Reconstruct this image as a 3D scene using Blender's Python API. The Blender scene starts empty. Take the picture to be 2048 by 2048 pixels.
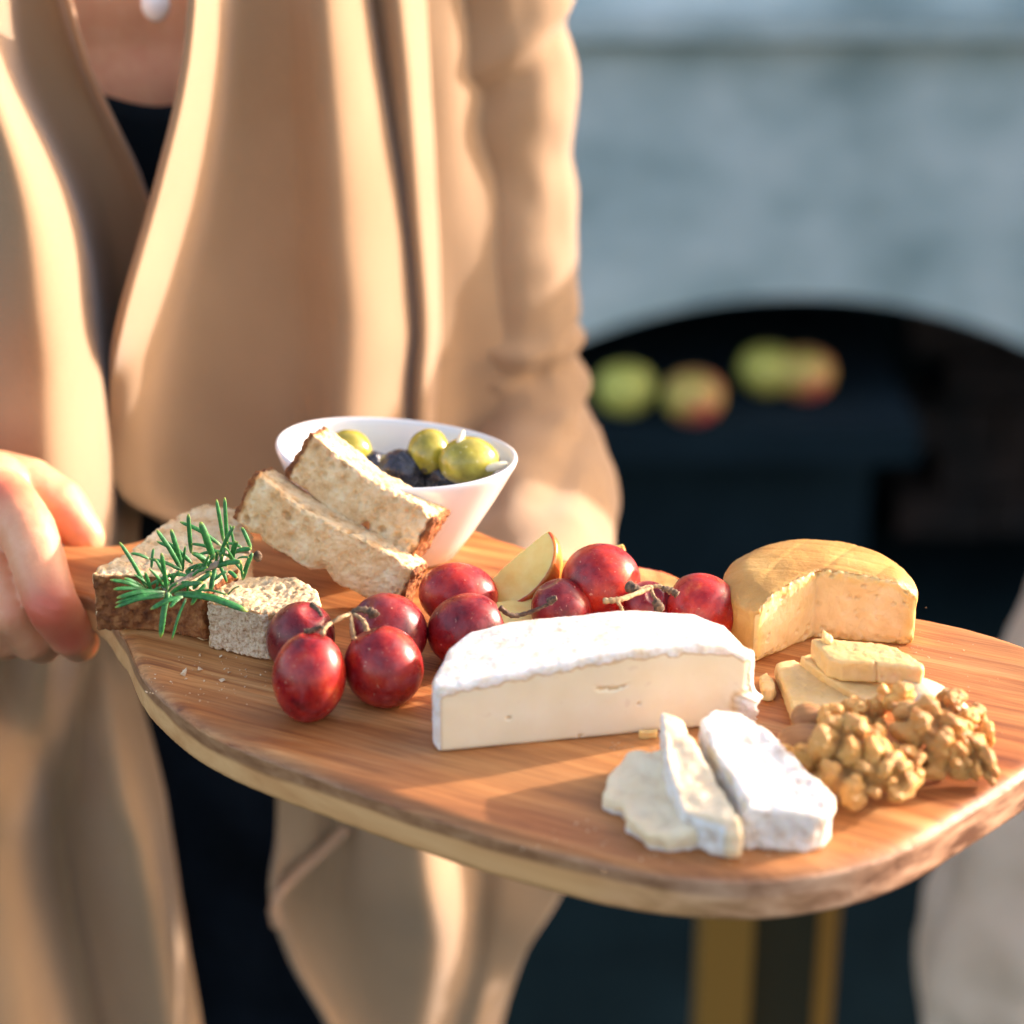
import bpy, bmesh, math, random
import numpy as np
from mathutils import Vector, Matrix, Euler

# ------------------------------------------------------------------ camera, sky, sun
SC = bpy.context.scene
PITCH = math.radians(24)
CAMP = Vector((0.0, -0.664, 0.349))
FL = 50 / 24
cd = bpy.data.cameras.new('camera')
cd.sensor_fit = 'HORIZONTAL'; cd.sensor_width = 24; cd.lens = 50
cd.clip_start = 0.02; cd.clip_end = 200
cd.dof.use_dof = True; cd.dof.focus_distance = 0.742; cd.dof.aperture_fstop = 3.7
cam = bpy.data.objects.new('camera', cd)
cam.location = CAMP; cam.rotation_euler = (math.pi / 2 - PITCH, 0, 0)
SC.collection.objects.link(cam); SC.camera = cam

SUN_DIR = Vector((0.88, 0.35, 0.285)).normalized()      # towards the sun
world = bpy.data.worlds.new('World'); SC.world = world; world.use_nodes = True
nt = world.node_tree; nt.nodes.clear()
sky = nt.nodes.new('ShaderNodeTexSky'); sky.sky_type = 'NISHITA'; sky.sun_disc = False
sky.sun_elevation = math.asin(SUN_DIR.z); sky.sun_rotation = math.atan2(SUN_DIR.x, SUN_DIR.y)
sky.dust_density = 3.0; sky.air_density = 1.0; sky.ozone_density = 0.6
bg = nt.nodes.new('ShaderNodeBackground'); bg.inputs[1].default_value = 0.15
wo = nt.nodes.new('ShaderNodeOutputWorld')
nt.links.new(sky.outputs[0], bg.inputs[0]); nt.links.new(bg.outputs[0], wo.inputs[0])
sl = bpy.data.lights.new('sun', 'SUN'); sl.energy = 2.45; sl.angle = math.radians(0.6); sl.color = (1.0, 0.985, 0.97)
so = bpy.data.objects.new('sun', sl); so.rotation_euler = SUN_DIR.to_track_quat('Z', 'Y').to_euler()
so.location = (2, 1, 3); SC.collection.objects.link(so)
SC.view_settings.view_transform = 'Standard'; SC.view_settings.look = 'None'
SC.view_settings.exposure = 1.84; SC.view_settings.gamma = 1.0
SC.view_settings.use_white_balance = True; SC.view_settings.white_balance_temperature = 7300; SC.view_settings.white_balance_tint = 21
SC.render.resolution_x = SC.render.resolution_y = 1024
SC.cycles.use_denoising = True
SC.cycles.max_bounces = 8; SC.cycles.diffuse_bounces = 4

# ------------------------------------------------------------------ points on real planes
def ray(u, v):
    x = (u / 1932 - .5) / FL; y = (.5 - v / 1932) / FL
    return Vector((x, math.cos(PITCH) + y * math.sin(PITCH), -math.sin(PITCH) + y * math.cos(PITCH)))
def pz(u, v, z=0.0):
    d = ray(u, v); return CAMP + d * ((z - CAMP.z) / d.z)
def py(u, v, Y):
    d = ray(u, v); return CAMP + d * ((Y - CAMP.y) / d.y)
BODY_Y, BODY_K = 0.325, 0.30                             # the person's front: y = BODY_Y + BODY_K * x
def pb(u, v, off=0.0):
    d = ray(u, v); t = (BODY_Y - off + BODY_K * CAMP.x - CAMP.y) / (d.y - BODY_K * d.x)
    return CAMP + d * t

# ------------------------------------------------------------------ numpy noise
RS = np.random.RandomState(7)
PERM = RS.permutation(512).astype(np.int64); GR = RS.normal(size=(512, 3)); GR /= np.linalg.norm(GR, axis=1)[:, None]
PT = RS.rand(512, 3)
def _h(i, j, k): return PERM[(PERM[(PERM[i & 511] + j) & 511] + k) & 511]
def perlin(P, s=1.0, o=0.0):
    P = np.asarray(P) * s + o; I = np.floor(P).astype(np.int64); F = P - I; W = F * F * F * (F * (F * 6 - 15) + 10)
    out = 0
    for a in (0, 1):
        for b in (0, 1):
            for c in (0, 1):
                g = GR[_h(I[:, 0] + a, I[:, 1] + b, I[:, 2] + c)]
                d = (g * (F - [a, b, c])).sum(1)
                w = (W[:, 0] if a else 1 - W[:, 0]) * (W[:, 1] if b else 1 - W[:, 1]) * (W[:, 2] if c else 1 - W[:, 2])
                out = out + d * w
    return out * 1.6
def fbm(P, s, n=4, o=0.0):
    r = 0; a = 1
    for i in range(n):
        r = r + a * perlin(P, s, o + 17.3 * i); s *= 2.03; a *= .5
    return r
def worley(P, s, o=0.0):
    P = np.asarray(P) * s + o; I = np.floor(P).astype(np.int64); best = np.full(len(P), 9.0)
    rnd = np.zeros(len(P))
    for a in (-1, 0, 1):
        for b in (-1, 0, 1):
            for c in (-1, 0, 1):
                h = _h(I[:, 0] + a, I[:, 1] + b, I[:, 2] + c)
                d = np.linalg.norm(I + [a, b, c] + PT[h] - P, axis=1)
                m = d < best; best[m] = d[m]; rnd[m] = PT[h][m, 0]
    return best, rnd
def sstep(a, b, x): t = np.clip((x - a) / (b - a), 0, 1); return t * t * (3 - 2 * t)

# ------------------------------------------------------------------ object helpers
COL = SC.collection
def tag(o, label=None, cat=None, group=None, kind=None):
    if label: o['label'] = label
    if cat: o['category'] = cat
    if group: o['group'] = group
    if kind: o['kind'] = kind
    return o
def thing(name, label, cat, loc=(0, 0, 0), group=None):
    o = bpy.data.objects.new(name, None); COL.objects.link(o); o.location = loc; o.empty_display_size = .01
    return tag(o, label, cat, group)
def link(name, me, mat, parent=None, smooth=True, world=True):
    o = bpy.data.objects.new(name, me); COL.objects.link(o)
    if mat and not me.materials: me.materials.append(mat)
    if smooth: me.polygons.foreach_set('use_smooth', [True] * len(me.polygons))
    if parent:
        o.parent = parent
        if world: me.transform(Matrix.Translation(-parent_loc(parent)))
    return o
def parent_loc(p):
    v = Vector(p.location)
    while p.parent: p = p.parent; v += Vector(p.location)
    return v
def setloc(o, loc):                                       # move an object's origin to loc, geometry stays
    o.data.transform(Matrix.Translation(-Vector(loc))); o.location = loc; return o
def mesh(vs, fs, name='m'):
    me = bpy.data.meshes.new(name); me.from_pydata([tuple(v) for v in vs], [], fs); me.update(); return me
def co(me):
    a = np.empty(len(me.vertices) * 3, np.float32); me.vertices.foreach_get('co', a); return a.reshape(-1, 3).astype(np.float64)
def no(me):
    a = np.empty(len(me.vertices) * 3, np.float32); me.vertex_normals.foreach_get('vector', a); return a.reshape(-1, 3).astype(np.float64)
def setco(me, P): me.vertices.foreach_set('co', P.astype(np.float32).ravel()); me.update()
def attr(me, name, a):
    t = me.attributes.new(name, 'FLOAT', 'POINT'); t.data.foreach_set('value', np.asarray(a, np.float32))
def remesh(me, vox, smooth=2, bevel=0):
    o = bpy.data.objects.new('tmp', me); COL.objects.link(o)
    if bevel:
        b = o.modifiers.new('b', 'BEVEL'); b.width = bevel; b.segments = 3
    r = o.modifiers.new('r', 'REMESH'); r.mode = 'VOXEL'; r.voxel_size = vox
    if smooth:
        s = o.modifiers.new('s', 'SMOOTH'); s.factor = .5; s.iterations = smooth
    dg = bpy.context.evaluated_depsgraph_get()
    out = bpy.data.meshes.new_from_object(o.evaluated_get(dg))
    bpy.data.objects.remove(o); out.materials.clear()
    return out
def split(me, mask):                                      # face mask by vertex mask -> (inside, outside)
    n = len(me.polygons); lt = np.empty(n, np.int32); me.polygons.foreach_get('loop_total', lt)
    ls = np.empty(n, np.int32); me.polygons.foreach_get('loop_start', ls)
    vi = np.empty(len(me.loops), np.int32); me.loops.foreach_get('vertex_index', vi)
    f = np.add.reduceat(mask[vi].astype(float), ls) / lt > .5
    res = []
    for want in (True, False):
        c = me.copy(); bm = bmesh.new(); bm.from_mesh(c); bm.faces.ensure_lookup_table()
        bmesh.ops.delete(bm, geom=[bm.faces[i] for i in np.nonzero(f != want)[0]], context='FACES')
        bm.to_mesh(c); bm.free(); res.append(c)
    return res
def prism(poly, z0, z1):
    n = len(poly); zt = z1 if hasattr(z1, '__len__') else [z1] * n; zb = z0 if hasattr(z0, '__len__') else [z0] * n
    a = sum(poly[i][0] * poly[(i + 1) % n][1] - poly[(i + 1) % n][0] * poly[i][1] for i in range(n))
    if a < 0: poly = poly[::-1]; zt = list(zt)[::-1]; zb = list(zb)[::-1]
    vs = [(p[0], p[1], zb[i]) for i, p in enumerate(poly)] + [(p[0], p[1], zt[i]) for i, p in enumerate(poly)]
    fs = [list(range(n))[::-1], list(range(n, 2 * n))] + [[i, (i + 1) % n, n + (i + 1) % n, n + i] for i in range(n)]
    return mesh(vs, fs)
def spline(pts, n=10, closed=False):
    P = [Vector(p) for p in pts]; out = []; N = len(P)
    for i in range(N if closed else N - 1):
        g = (lambda k: P[k % N]) if closed else (lambda k: P[max(0, min(N - 1, k))])
        a, b, c, d = g(i - 1), g(i), g(i + 1), g(i + 2)
        for j in range(n):
            t = j / n
            out.append(.5 * ((2 * b) + (c - a) * t + (2 * a - 5 * b + 4 * c - d) * t * t + (3 * b - a - 3 * c + d) * t ** 3))
    if not closed: out.append(P[-1])
    return out
def tube(pts, rad, seg=8, flat=1.0, up=Vector((0, 0, 1)), cap=True):
    vs, fs = [], []; n = len(pts); pts = [Vector(p) for p in pts]
    for i, p in enumerate(pts):
        t = (pts[min(n - 1, i + 1)] - pts[max(0, i - 1)]).normalized()
        a = t.cross(up); a = a.normalized() if a.length > 1e-4 else t.cross(Vector((0, 1, 0))).normalized()
        b = a.cross(t); r = rad[i] if hasattr(rad, '__len__') else rad
        for k in range(seg):
            th = 2 * math.pi * k / seg
            vs.append(p + a * math.cos(th) * r + b * math.sin(th) * r * flat)
    for i in range(n - 1):
        for k in range(seg):
            fs.append([i * seg + k, i * seg + (k + 1) % seg, (i + 1) * seg + (k + 1) % seg, (i + 1) * seg + k])
    if cap: fs.append(list(range(seg))[::-1]); fs.append(list(range((n - 1) * seg, n * seg)))
    return vs, fs
def joinvf(parts):
    V, Fc = [], []
    for v, f in parts:
        o = len(V); V += list(v); Fc += [[i + o for i in q] for q in f]
    return mesh(V, Fc)
def ellipsoid(c, r, seg=32, rings=20, rot=None):
    vs, fs = [], []; R = rot or Matrix.Identity(3); c = Vector(c)
    for i in range(rings + 1):
        th = math.pi * i / rings
        for k in range(seg):
            ph = 2 * math.pi * k / seg
            vs.append(c + R @ Vector((r[0] * math.sin(th) * math.cos(ph), r[1] * math.sin(th) * math.sin(ph), r[2] * math.cos(th))))
    for i in range(rings):
        for k in range(seg):
            fs.append([i * seg + k, (i + 1) * seg + k, (i + 1) * seg + (k + 1) % seg, i * seg + (k + 1) % seg])
    return vs, fs
def chain(pts, rad, step=.35):                            # overlapping balls for a voxel union
    out = []; pts = [Vector(p) for p in pts]
    for i in range(len(pts) - 1):
        L = (pts[i + 1] - pts[i]).length; n = max(1, int(L / (min(rad[i], rad[i + 1]) * step)))
        for j in range(n + 1):
            t = j / n; r = rad[i] * (1 - t) + rad[i + 1] * t
            out.append(ellipsoid(pts[i].lerp(pts[i + 1], t), (r, r, r), 14, 9))
    return out
def frame(xax, nrm):
    x = Vector(xax).normalized(); z = (Vector(nrm) - x * x.dot(Vector(nrm))).normalized(); y = z.cross(x)
    return Matrix((x, y, z)).transposed()

# ------------------------------------------------------------------ materials
class M:
    def __init__(s, name, rough=.5, **kw):
        s.m = bpy.data.materials.new(name); s.m.use_nodes = True; s.t = s.m.node_tree
        s.b = s.t.nodes['Principled BSDF']; s.set('Roughness', rough)
        for k, v in kw.items(): s.set(k.replace('_', ' '), v)
    def set(s, k, v):
        i = s.b.inputs[k]
        if hasattr(v, 'is_output'): s.t.links.new(v, i)
        else: i.default_value = (*v, 1) if (hasattr(v, '__len__') and len(v) == 3 and i.type == 'RGBA') else v
        return s
    def n(s, typ, out=0, props=None, **ins):
        nd = s.t.nodes.new('ShaderNode' + typ)
        for k, v in (props or {}).items(): setattr(nd, k, v)
        for k, v in ins.items():
            key = int(k[1:]) if k[0] == 'i' and k[1:].isdigit() else k.replace('_', ' ')
            i = nd.inputs[key]
            if hasattr(v, 'is_output'): s.t.links.new(v, i)
            else: i.default_value = (*v, 1) if (hasattr(v, '__len__') and len(v) == 3 and i.type == 'RGBA') else v
        return nd.outputs[out]
    def obj(s): return s.n('TexCoord', 3)
    def mapping(s, scale=(1, 1, 1), rot=(0, 0, 0), vec=None): return s.n('Mapping', Vector=vec or s.obj(), Scale=scale, Rotation=rot)
    def noise(s, scale, detail=4, vec=None, rough=.55, dist=0.0): return s.n('TexNoise', Vector=vec or s.obj(), Scale=scale, Detail=detail, Roughness=rough, Distortion=dist)
    def ramp(s, f, stops):
        nd = s.t.nodes.new('ShaderNodeValToRGB'); s.t.links.new(f, nd.inputs[0]); e = nd.color_ramp.elements
        while len(e) < len(stops): e.new(.5)
        for i, (p, c) in enumerate(stops):
            e[i].position = p; e[i].color = (*c, 1) if hasattr(c, '__len__') else (c, c, c, 1)
        return nd.outputs[0]
    def mix(s, f, a, b, mode='MIX'):
        nd = s.t.nodes.new('ShaderNodeMix'); nd.data_type = 'RGBA'; nd.blend_type = mode
        for k, v in ((0, f), (6, a), (7, b)):
            if hasattr(v, 'is_output'): s.t.links.new(v, nd.inputs[k])
            else: nd.inputs[k].default_value = (*v, 1) if hasattr(v, '__len__') else v
        return nd.outputs[2]
    def math(s, op, a, b=0.0): return s.n('Math', props={'operation': op}, i0=a, i1=b)
    def attr(s, name): return s.n('Attribute', 2, props={'attribute_name': name})
    def bump(s, h, dist=.0005, strength=1.0): s.set('Normal', s.n('Bump', Height=h, Distance=dist, Strength=strength)); return s
    def sss(s, w, rad, scale=.003):
        s.set('Subsurface Weight', w); s.set('Subsurface Radius', Vector(rad)); s.set('Subsurface Scale', scale); return s

# wood of the board: grain runs along local x
m = M('oiled_wood', .5); W = m.mapping((5, 60, 45))
g1 = m.noise(1.0, 5, m.mapping((6, 95, 60)), .6, 1.2); g2 = m.noise(1.0, 3, m.mapping((2.2, 34, 20)), .6, 1.0); g3 = m.noise(1.0, 5, m.mapping((40, 900, 600)), .6)
base = m.ramp(g1, [(.32, (.16, .038, .009)), (.41, (.40, .120, .028)), (.51, (.58, .215, .060)), (.70, (.76, .38, .14))])
base = m.mix(m.ramp(g2, [(.42, .0), (.58, .8)]), base, m.mix(.6, base, (.14, .032, .009)))
g4 = m.noise(1.0, 3, m.mapping((4, 12, 9)), .5, .5); base = m.mix(m.ramp(g4, [(.45, .0), (.7, .55)]), base, (.64, .30, .105))
base = m.mix(m.ramp(g3, [(.35, .6), (.55, 0)]), base, m.mix(.55, base, (.12, .04, .015)))
zz = m.n('SeparateXYZ', 2, Vector=m.obj()); xx = m.n('SeparateXYZ', 0, Vector=m.obj())
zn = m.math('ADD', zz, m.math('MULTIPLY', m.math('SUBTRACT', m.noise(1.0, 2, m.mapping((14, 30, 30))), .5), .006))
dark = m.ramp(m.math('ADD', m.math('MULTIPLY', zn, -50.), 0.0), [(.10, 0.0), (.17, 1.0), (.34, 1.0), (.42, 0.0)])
stripe = m.noise(1.0, 4, m.mapping((120, 20, 260), (0, .5, 0)), .6, .5)
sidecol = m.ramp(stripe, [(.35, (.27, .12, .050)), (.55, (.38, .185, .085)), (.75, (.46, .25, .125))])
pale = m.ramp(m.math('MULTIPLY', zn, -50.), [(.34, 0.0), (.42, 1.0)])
palecol = m.ramp(g1, [(.3, (.70, .34, .13)), (.7, (.86, .50, .22))])
knot = m.ramp(m.math('ADD', m.math('MULTIPLY', m.math('SUBTRACT', xx, .168), 22.0), m.math('MULTIPLY', m.noise(14, 3), .5)), [(.3, 0.0), (.55, .8)])
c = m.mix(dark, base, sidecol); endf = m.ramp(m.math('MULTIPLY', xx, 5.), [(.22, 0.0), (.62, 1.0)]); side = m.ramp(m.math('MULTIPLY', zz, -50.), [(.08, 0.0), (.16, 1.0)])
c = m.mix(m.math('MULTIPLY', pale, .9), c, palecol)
diag = m.noise(1.0, 4, m.mapping((60, 30, 150), (0, .6, .2)), .6, .4); endcol = m.ramp(diag, [(.36, (.13, .055, .03)), (.5, (.42, .23, .14)), (.66, (.66, .42, .28))])
c = m.mix(m.math('MULTIPLY', endf, side), c, endcol)
c = m.mix(m.math('MULTIPLY', knot, .5), c, (.10, .035, .03))
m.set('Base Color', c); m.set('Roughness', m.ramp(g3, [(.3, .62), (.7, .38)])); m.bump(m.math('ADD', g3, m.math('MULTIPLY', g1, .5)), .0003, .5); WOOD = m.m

def two(name, a_stops, b_stops, sa, sb, edge=None, rough=.7, bump=.0006, bs=500, sss=None, thr=(.35, .65), attrn='skin', speck=None, facebump=1.0):
    m = M(name, rough); f = m.attr(attrn)
    A = m.ramp(m.noise(sa, 5), a_stops); B = m.ramp(m.noise(sb, 5), b_stops)
    fac = m.ramp(f, [(thr[0], 0.0), (thr[1], 1.0)])
    c = m.mix(fac, A, B)
    if edge: c = m.mix(m.math('MULTIPLY', m.ramp(f, [(edge[1], 0.0), (edge[2], 1.0), (edge[3], 0.0)]), edge[4] if len(edge) > 4 else .8), c, edge[0])
    if speck: c = m.mix(m.ramp(m.noise(speck[0], 3), [(speck[1], 0.0), (speck[1] + .06, speck[3])]), c, speck[2])
    m.set('Base Color', c); m.bump(m.math('MULTIPLY', m.noise(bs, 6, None, .65), m.math('ADD', m.math('MULTIPLY', fac, 1 - facebump), facebump)), bump, .8)
    if sss: m.sss(*sss)
    return m.m
BREAD = two('bread', [(.3, (.66, .37, .15)), (.5, (.84, .59, .32)), (.7, (.92, .74, .47))], [(.3, (.10, .025, .006)), (.5, (.27, .085, .022)), (.72, (.48, .20, .065))], 160, 260,
            edge=((.60, .28, .08), .12, .38, .6, .7), rough=.85, bump=.0009, bs=900, sss=(.25, (1, .6, .35), .002))
FLOURY = two('floured_bread', [(.3, (.62, .38, .18)), (.5, (.78, .55, .31)), (.7, (.86, .69, .46))], [(.28, (.34, .18, .09)), (.42, (.60, .41, .26)), (.58, (.80, .63, .46)), (.8, (.55, .31, .14))], 160, 900,
             edge=((.50, .19, .04), .12, .42, .62, .9), rough=.9, bump=.001, bs=1000, sss=(.2, (1, .6, .35), .002))
BRIE = two('soft_cheese', [(.3, (.86, .71, .48)), (.7, (.90, .78, .58))], [(.3, (.74, .60, .42)), (.44, (.80, .72, .62)), (.56, (.88, .85, .80))], 60, 240,
           edge=((.70, .46, .22), .18, .36, .58, .8), rough=.55, bump=.0005, bs=420, sss=(.45, (1, .75, .45), .004), speck=(230, .66, (.70, .50, .34), .3), facebump=.12)
CAMEM = two('camembert', [(.3, (.80, .62, .38)), (.7, (.88, .74, .52))], [(.32, (.62, .48, .38)), (.42, (.76, .69, .60)), (.54, (.84, .80, .74))], 60, 260,
            edge=((.74, .55, .28), .18, .36, .58, .6), rough=.5, bump=.0005, bs=420, sss=(.5, (1, .8, .5), .004))
HARD = two('firm_cheese', [(.3, (.70, .46, .20)), (.55, (.79, .57, .29)), (.75, (.86, .69, .41))], [(.3, (.46, .22, .05)), (.5, (.60, .32, .085)), (.75, (.72, .46, .16))], 70, 45,
           edge=((.78, .50, .15), .02, .32, .62, .7), rough=.42, bump=.0005, bs=700, sss=(.4, (1, .7, .35), .004), thr=(.45, .6))
APPLE = two('apple_slice', [(.3, (.88, .56, .12)), (.6, (.94, .72, .24))], [(.35, (.72, .36, .06)), (.5, (.62, .10, .02)), (.75, (.45, .02, .01))], 90, 70,
            edge=((.90, .78, .5), .2, .4, .5, .5), rough=.35, bump=.0002, bs=500, sss=(.4, (1, .7, .3), .004))

def grape_mat():
    m = M('grape_skin', .28, Specular_IOR_Level=.4); oi = m.n('ObjectInfo', 5); col = m.n('ObjectInfo', 1)
    vec = m.n('VectorMath', props={'operation': 'ADD'}, i0=m.obj(), i1=m.n('CombineXYZ', X=oi, Y=oi))
    n1 = m.noise(95, 5, vec, .65); n2 = m.noise(170, 6, vec, .65, .6); n3 = m.noise(700, 2, vec)
    red = m.ramp(n1, [(.30, (.13, .003, .006)), (.44, (.34, .006, .008)), (.58, (.54, .030, .012)), (.72, (.68, .14, .035))])
    pur = m.ramp(n1, [(.30, (.055, .003, .008)), (.5, (.16, .006, .011)), (.7, (.32, .018, .014))])
    c = m.mix(col, pur, red)
    c = m.mix(m.ramp(n2, [(.50, 0.0), (.78, .26)]), c, (.50, .20, .22))
    c = m.mix(m.ramp(n3, [(.68, 0.0), (.74, .6)]), c, (.78, .42, .28))
    m.set('Base Color', c); m.set('Roughness', m.ramp(n2, [(.35, .20), (.7, .48)]))
    m.sss(.35, (1, .12, .06), .005); m.set('Coat Weight', .25); m.set('Coat Roughness', .35); m.bump(n2, .00012, .5); return m.m
GRAPE = grape_mat()
m = M('grape_stem', .8); n1 = m.noise(500, 4)
m.set('Base Color', m.ramp(n1, [(.3, (.12, .07, .035)), (.5, (.36, .23, .11)), (.7, (.58, .42, .23))])); m.bump(n1, .0006, .8); STEM = m.m
m = M('dark_stem', .9); n1 = m.noise(700, 4)
m.set('Base Color', m.ramp(n1, [(.3, (.045, .03, .02)), (.6, (.16, .10, .06)), (.75, (.3, .2, .12))])); m.bump(n1, .0008, .9); STEMD = m.m

m = M('rosemary_needle', .5); f = m.attr('along'); n1 = m.noise(600, 3)
c = m.mix(m.ramp(f, [(.0, 0.0), (.85, .0), (1.0, .9)]), m.ramp(n1, [(.3, (.008, .10, .022)), (.6, (.02, .21, .045)), (.8, (.06, .32, .075))]), (.36, .42, .06))
c = m.mix(m.ramp(f, [(.0, .55), (.18, .0)]), c, (.38, .48, .25))
m.set('Base Color', c); m.sss(.15, (.3, 1, .2), .001); m.bump(n1, .0002, .6); NEEDLE = m.m
m = M('rosemary_stem', .7); n1 = m.noise(500, 4); m.set('Base Color', m.ramp(n1, [(.3, (.20, .12, .08)), (.7, (.48, .38, .29))])); m.bump(n1, .0005, .8); RSTEM = m.m
m = M('white_glaze', .16); m.set('Base Color', (.80, .80, .80)); m.set('Coat Weight', .4); m.set('Coat Roughness', .06); m.bump(m.noise(30, 2), .0002, .2); GLAZE = m.m
m = M('green_olive', .2); n1 = m.noise(120, 4)
c = m.ramp(n1, [(.3, (.20, .17, .015)), (.55, (.38, .33, .035)), (.75, (.52, .46, .10))]); c = m.mix(m.ramp(m.noise(500, 2), [(.66, 0.0), (.72, .6)]), c, (.65, .6, .35))
m.set('Base Color', c); m.sss(.3, (1, .8, .2), .003); m.set('Coat Weight', .6); m.bump(n1, .0003, .5); GOLIVE = m.m
m = M('black_olive', .22); n1 = m.noise(350, 4); m.set('Base Color', m.ramp(n1, [(.4, (.006, .008, .014)), (.7, (.04, .045, .07))])); m.set('Coat Weight', .5); m.bump(n1, .0012, 1.0); BOLIVE = m.m
m = M('olive_pit_hole', .6); m.set('Base Color', (.07, .05, .015)); HOLE = m.m
m = M('garlic', .4); m.set('Base Color', (.75, .68, .5)); m.sss(.4, (1, .8, .5), .002); m.bump(m.noise(500), .0003); GARLIC = m.m
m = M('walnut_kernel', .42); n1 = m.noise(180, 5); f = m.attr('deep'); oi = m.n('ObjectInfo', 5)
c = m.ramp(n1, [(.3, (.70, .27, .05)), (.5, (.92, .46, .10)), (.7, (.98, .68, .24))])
c = m.mix(m.math('MULTIPLY', f, .75), c, (.42, .14, .02)); c = m.mix(m.math('MULTIPLY', oi, .45), c, (.36, .16, .06))  # crease occlusion painted into the colour, then a random tone per nut
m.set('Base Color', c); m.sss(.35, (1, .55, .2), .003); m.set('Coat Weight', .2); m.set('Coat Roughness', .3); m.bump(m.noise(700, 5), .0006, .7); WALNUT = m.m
m = M('almond_skin', .5); n1 = m.noise(1.0, 4, m.mapping((60, 500, 500))); m.set('Base Color', m.ramp(n1, [(.3, (.30, .12, .035)), (.7, (.50, .24, .08))])); m.bump(n1, .0005, .7); ALMOND = m.m
m = M('almond_flesh', .5); n1 = m.noise(300, 4); m.set('Base Color', m.ramp(n1, [(.3, (.72, .52, .28)), (.7, (.86, .72, .5))])); m.bump(n1, .0003, .6); m.sss(.2, (1, .7, .4), .002); AFLESH = m.m
m = M('skin', .48); n1 = m.noise(60, 5, None, .65); n2 = m.noise(900, 3)
c = m.ramp(n1, [(.3, (.74, .30, .16)), (.55, (.80, .37, .20)), (.75, (.85, .45, .27))]); c = m.mix(m.math('MULTIPLY', m.attr('red'), .85), c, (.66, .11, .06))
m.set('Base Color', c); m.sss(.3, (1, .3, .15), .006); m.bump(n2, .0002, .5); SKIN = m.m
m = M('camel_wool', .95); n1 = m.noise(1500, 3); n2 = m.noise(9, 4)
m.set('Base Color', m.mix(m.ramp(n2, [(.3, 0.0), (.7, 1.0)]), m.mix(m.ramp(n1, [(.3, 0.0), (.7, 1.0)]), (.31, .192, .104), (.37, .236, .132)), (.385, .255, .150)))
m.set('Sheen Weight', .45); m.set('Sheen Roughness', .4); m.set('Sheen Tint', (1.0, .96, .92)); m.bump(n1, .0004, .6); COAT = m.m
m = M('coat_seam', .95); m.set('Base Color', (.50, .30, .18)); m.bump(m.noise(900, 3), .0004); SEAM = m.m
m = M('black_jersey', .95, Specular_IOR_Level=.15); m.set('Base Color', m.ramp(m.noise(1200, 3), [(.3, (.003, .007, .011)), (.7, (.006, .012, .018))])); m.bump(m.noise(900), .0003); BLACK = m.m
m = M('dark_denim', .95, Specular_IOR_Level=.1); m.set('Base Color', m.ramp(m.noise(14, 4), [(.35, (.003, .006, .010)), (.75, (.010, .016, .026))])); m.bump(m.noise(1200), .0004); TROU = m.m
m = M('pearl', .12); m.set('Base Color', (.85, .85, .87)); m.set('Coat Weight', 1.0); m.bump(m.noise(60), .0001); PEARL = m.m
m = M('silver', .25); m.set('Base Color', (.8, .8, .8)); m.set('Metallic', 1.0); m.bump(m.noise(900), .0001); SILVER = m.m
m = M('ivory_cloth', .95); n1 = m.noise(1200, 3); m.set('Base Color', m.mix(m.ramp(m.noise(12, 4), [(.3, 0.0), (.7, 1.0)]), (.70, .54, .40), (.80, .65, .51))); m.bump(n1, .0004); IVORY = m.m
m = M('grey_render', .95); n1 = m.noise(5, 3, m.mapping((1, 1, 1.6)), .5); n2 = m.noise(1.6, 3)
c = m.ramp(n1, [(.30, (.23, .33, .34)), (.48, (.41, .53, .54)), (.68, (.60, .71, .72))]); c = m.mix(m.ramp(n2, [(.35, 0.0), (.7, .5)]), c, (.27, .42, .45))
m.set('Base Color', c); m.bump(m.noise(30, 6), .008, .6); WALL = m.m
m = M('shadow_teal_brick', .95, Specular_IOR_Level=.15); n1 = m.noise(5, 5); m.set('Base Color', m.ramp(n1, [(.35, (.003, .012, .018)), (.7, (.007, .021, .030))])); m.bump(m.noise(30), .006); TEAL_BRICK = m.m  # dark teal of the oven's shadows put into the base colour
m = M('brown_brick', .95); n1 = m.noise(9, 4); m.set('Base Color', m.ramp(n1, [(.35, (.012, .012, .013)), (.7, (.045, .028, .024))])); m.bump(m.noise(40), .004); BRICK = m.m
m = M('dark_slate', .95, Specular_IOR_Level=.1); n1 = m.noise(5, 5); m.set('Base Color', m.ramp(n1, [(.35, (.002, .009, .011)), (.6, (.004, .015, .018)), (.8, (.012, .030, .034))])); m.bump(m.noise(25, 5), .004); SLATE = m.m
m = M('apple_skin', .3); f = m.n('ObjectInfo', 1); n1 = m.noise(9, 3)
c = m.mix(m.ramp(n1, [(.40, 0.0), (.60, 1.0)]), (.55, .55, .10), m.mix(f, (.58, .55, .14), (.70, .12, .10))); m.set('Base Color', c); m.bump(n1, .0005); ASKIN = m.m
m = M('brass', .35); m.set('Base Color', (.42, .22, .05)); m.set('Metallic', .2); m.bump(m.noise(200), .0003); BRASS = m.m
m = M('olive_velvet', .9); m.set('Base Color', (.018, .022, .010)); m.bump(m.noise(600), .0005); VELVET = m.m
m = M('crumb', .9); n1 = m.noise(400); m.set('Base Color', m.ramp(n1, [(.3, (.55, .33, .17)), (.7, (.82, .66, .45))])); m.bump(n1, .0004); CRUMB = m.m

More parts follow.
